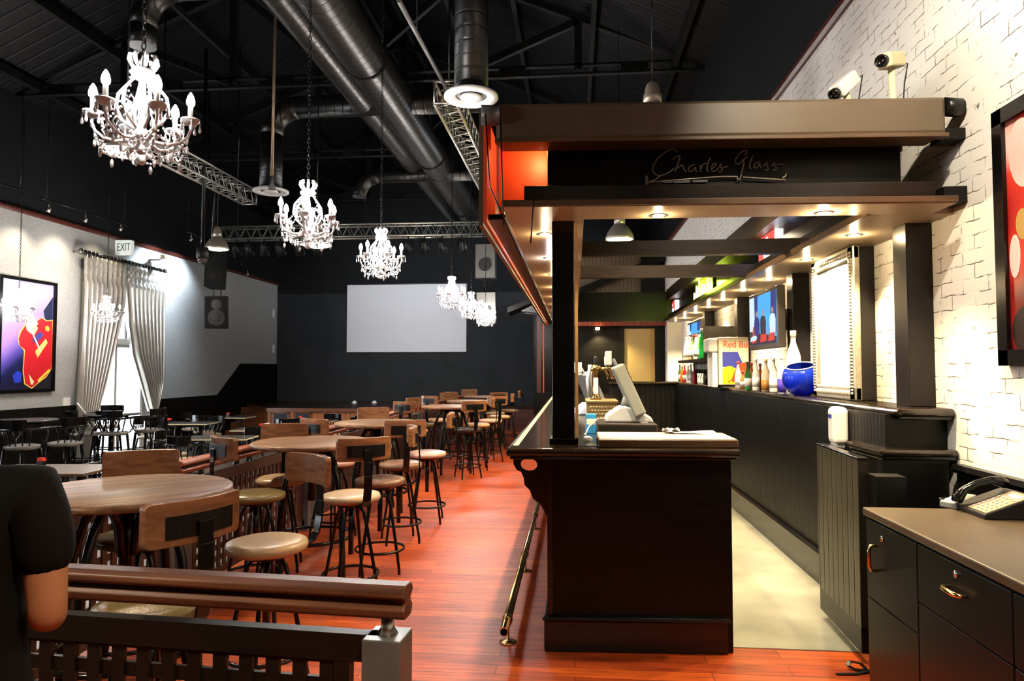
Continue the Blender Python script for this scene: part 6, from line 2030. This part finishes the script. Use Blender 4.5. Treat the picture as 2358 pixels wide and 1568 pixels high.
nt_.links.new(tc_.outputs['Object'], nz_.inputs['Vector'])
rp_ = nt_.nodes.new('ShaderNodeValToRGB'); el = rp_.color_ramp.elements
el[0].position = .28; el[0].color = (.03, .004, .004, 1); el[1].position = .78; el[1].color = (.85, .62, .55, 1)
e = el.new(.45); e.color = (.45, .02, .015, 1); e = el.new(.6); e.color = (.75, .06, .03, 1)
nt_.links.new(nz_.outputs['Fac'], rp_.inputs['Fac']); nt_.links.new(rp_.outputs['Color'], b_.inputs['Base Color']); b_.inputs['Roughness'].default_value = .2
MB().box(XP + .0, y0_ + f, zb5 + f, XR - .004, y1_ - f, zt5 - f).build('print', m_, o)
def wart(name, px, py, rw, rh, col):
    pts = [P(px + rw * math.cos(t), py + rh * math.sin(t), X=XP) for t in [k * PI / 12 for k in range(24)]]
    MB().prism([(q_.y, q_.z) for q_ in pts], (XP, 0, 0), (0, 1, 0), (0, 0, 1), (-.002, 0, 0)).build(name, mat('print_' + name, col, .25), o)
wart('dark_patch', 2372, 760, 40, 60, (.02, .008, .006))
wart('pale_streak', 2355, 350, 32, 80, (.8, .55, .5))
wart('pale_streak', 2338, 590, 12, 50, (.82, .62, .58))
wart('gold_bottle', 2356, 515, 16, 36, (.5, .3, .08))


def cctv(label, base, tip, aim, col):
    o = thing('wall_camera', label, 'security camera')
    MB().tube([base, V((tip.x, tip.y, tip.z - .02))], .02, 8).build('pole', K['cream'], o)
    d = V(aim).normalized()
    MB().bar(tip - d * .09, tip + d * .09, .085, .085).build('housing', col, o, .012)
    MB().lathe([(.034, 0), (.036, .03), (.028, .03), (.026, .012), (0, .012)], 16, tip + d * .088, d.to_track_quat('Z', 'Y').to_matrix()).build('lens', K['black_gloss'], o)
    MB().tube([tip - d * .09, tip - d * .15 + V((.02, 0, -.02)), V((tip.x + .07, tip.y, tip.z - .14)), V((tip.x + .05, tip.y, base.z))], .004, 5).build('lead', K['black'], o)
    return o


ZT = 3.02
t1_ = P(1945, 196, Y=4.15); t2_ = P(2052, 140, Y=4.05)
cctv('small bright security camera behind the canopy top, aimed down left', V((t1_.x + .07, 4.15, 2.9)), t1_, (-.7, -.35, -.65), K['white_plastic'])
cctv('larger cream security camera on a pole above the canopy, aimed left', V((t2_.x + .01, 4.05, 2.9)), t2_, (-.75, -.6, -.25), K['cream'])

# ------------------------------------------------------------------ lamps out of the frame
o = thing('wall_lamp', 'warm spot lamp high above the desk, out of view', 'lamp', (1.15, 2.2, 3.9))
MB().lathe([(.02, .12), (.06, .08), (.07, -.06), (.06, -.06)], 14).build('housing', K['brushed'], o)
MB().tube([(0, 0, .1), (0, 0, 2.6)], .01, 6).build('stem', K['steel'], o)
light('desk_lamp', 'SPOT', (0, 0, -.08), WALL_W, (1, .85, .64), o, .05, V((.6, .55, -.55)), 120, .7)
for k, (x, y, z) in enumerate(((-3.4, .8, 3.3), (.4, .2, 3.4))):
    o = copy_tree(pd)
    for ch in list(o.children):
        pass
    o.location = (x, y, z); o['label'] = ['brushed metal pendant lamp left of the camera, out of view', 'brushed metal pendant lamp above the camera, out of view'][k]; o['group'] = 'brushed metal pendant lamps'
    light('pendant_light', 'SPOT', (0, 0, .03), (PEND_W * .12, PEND_W * .06)[k], (1, .8, .55), o, .12, (0, 0, -1), 125, .6)
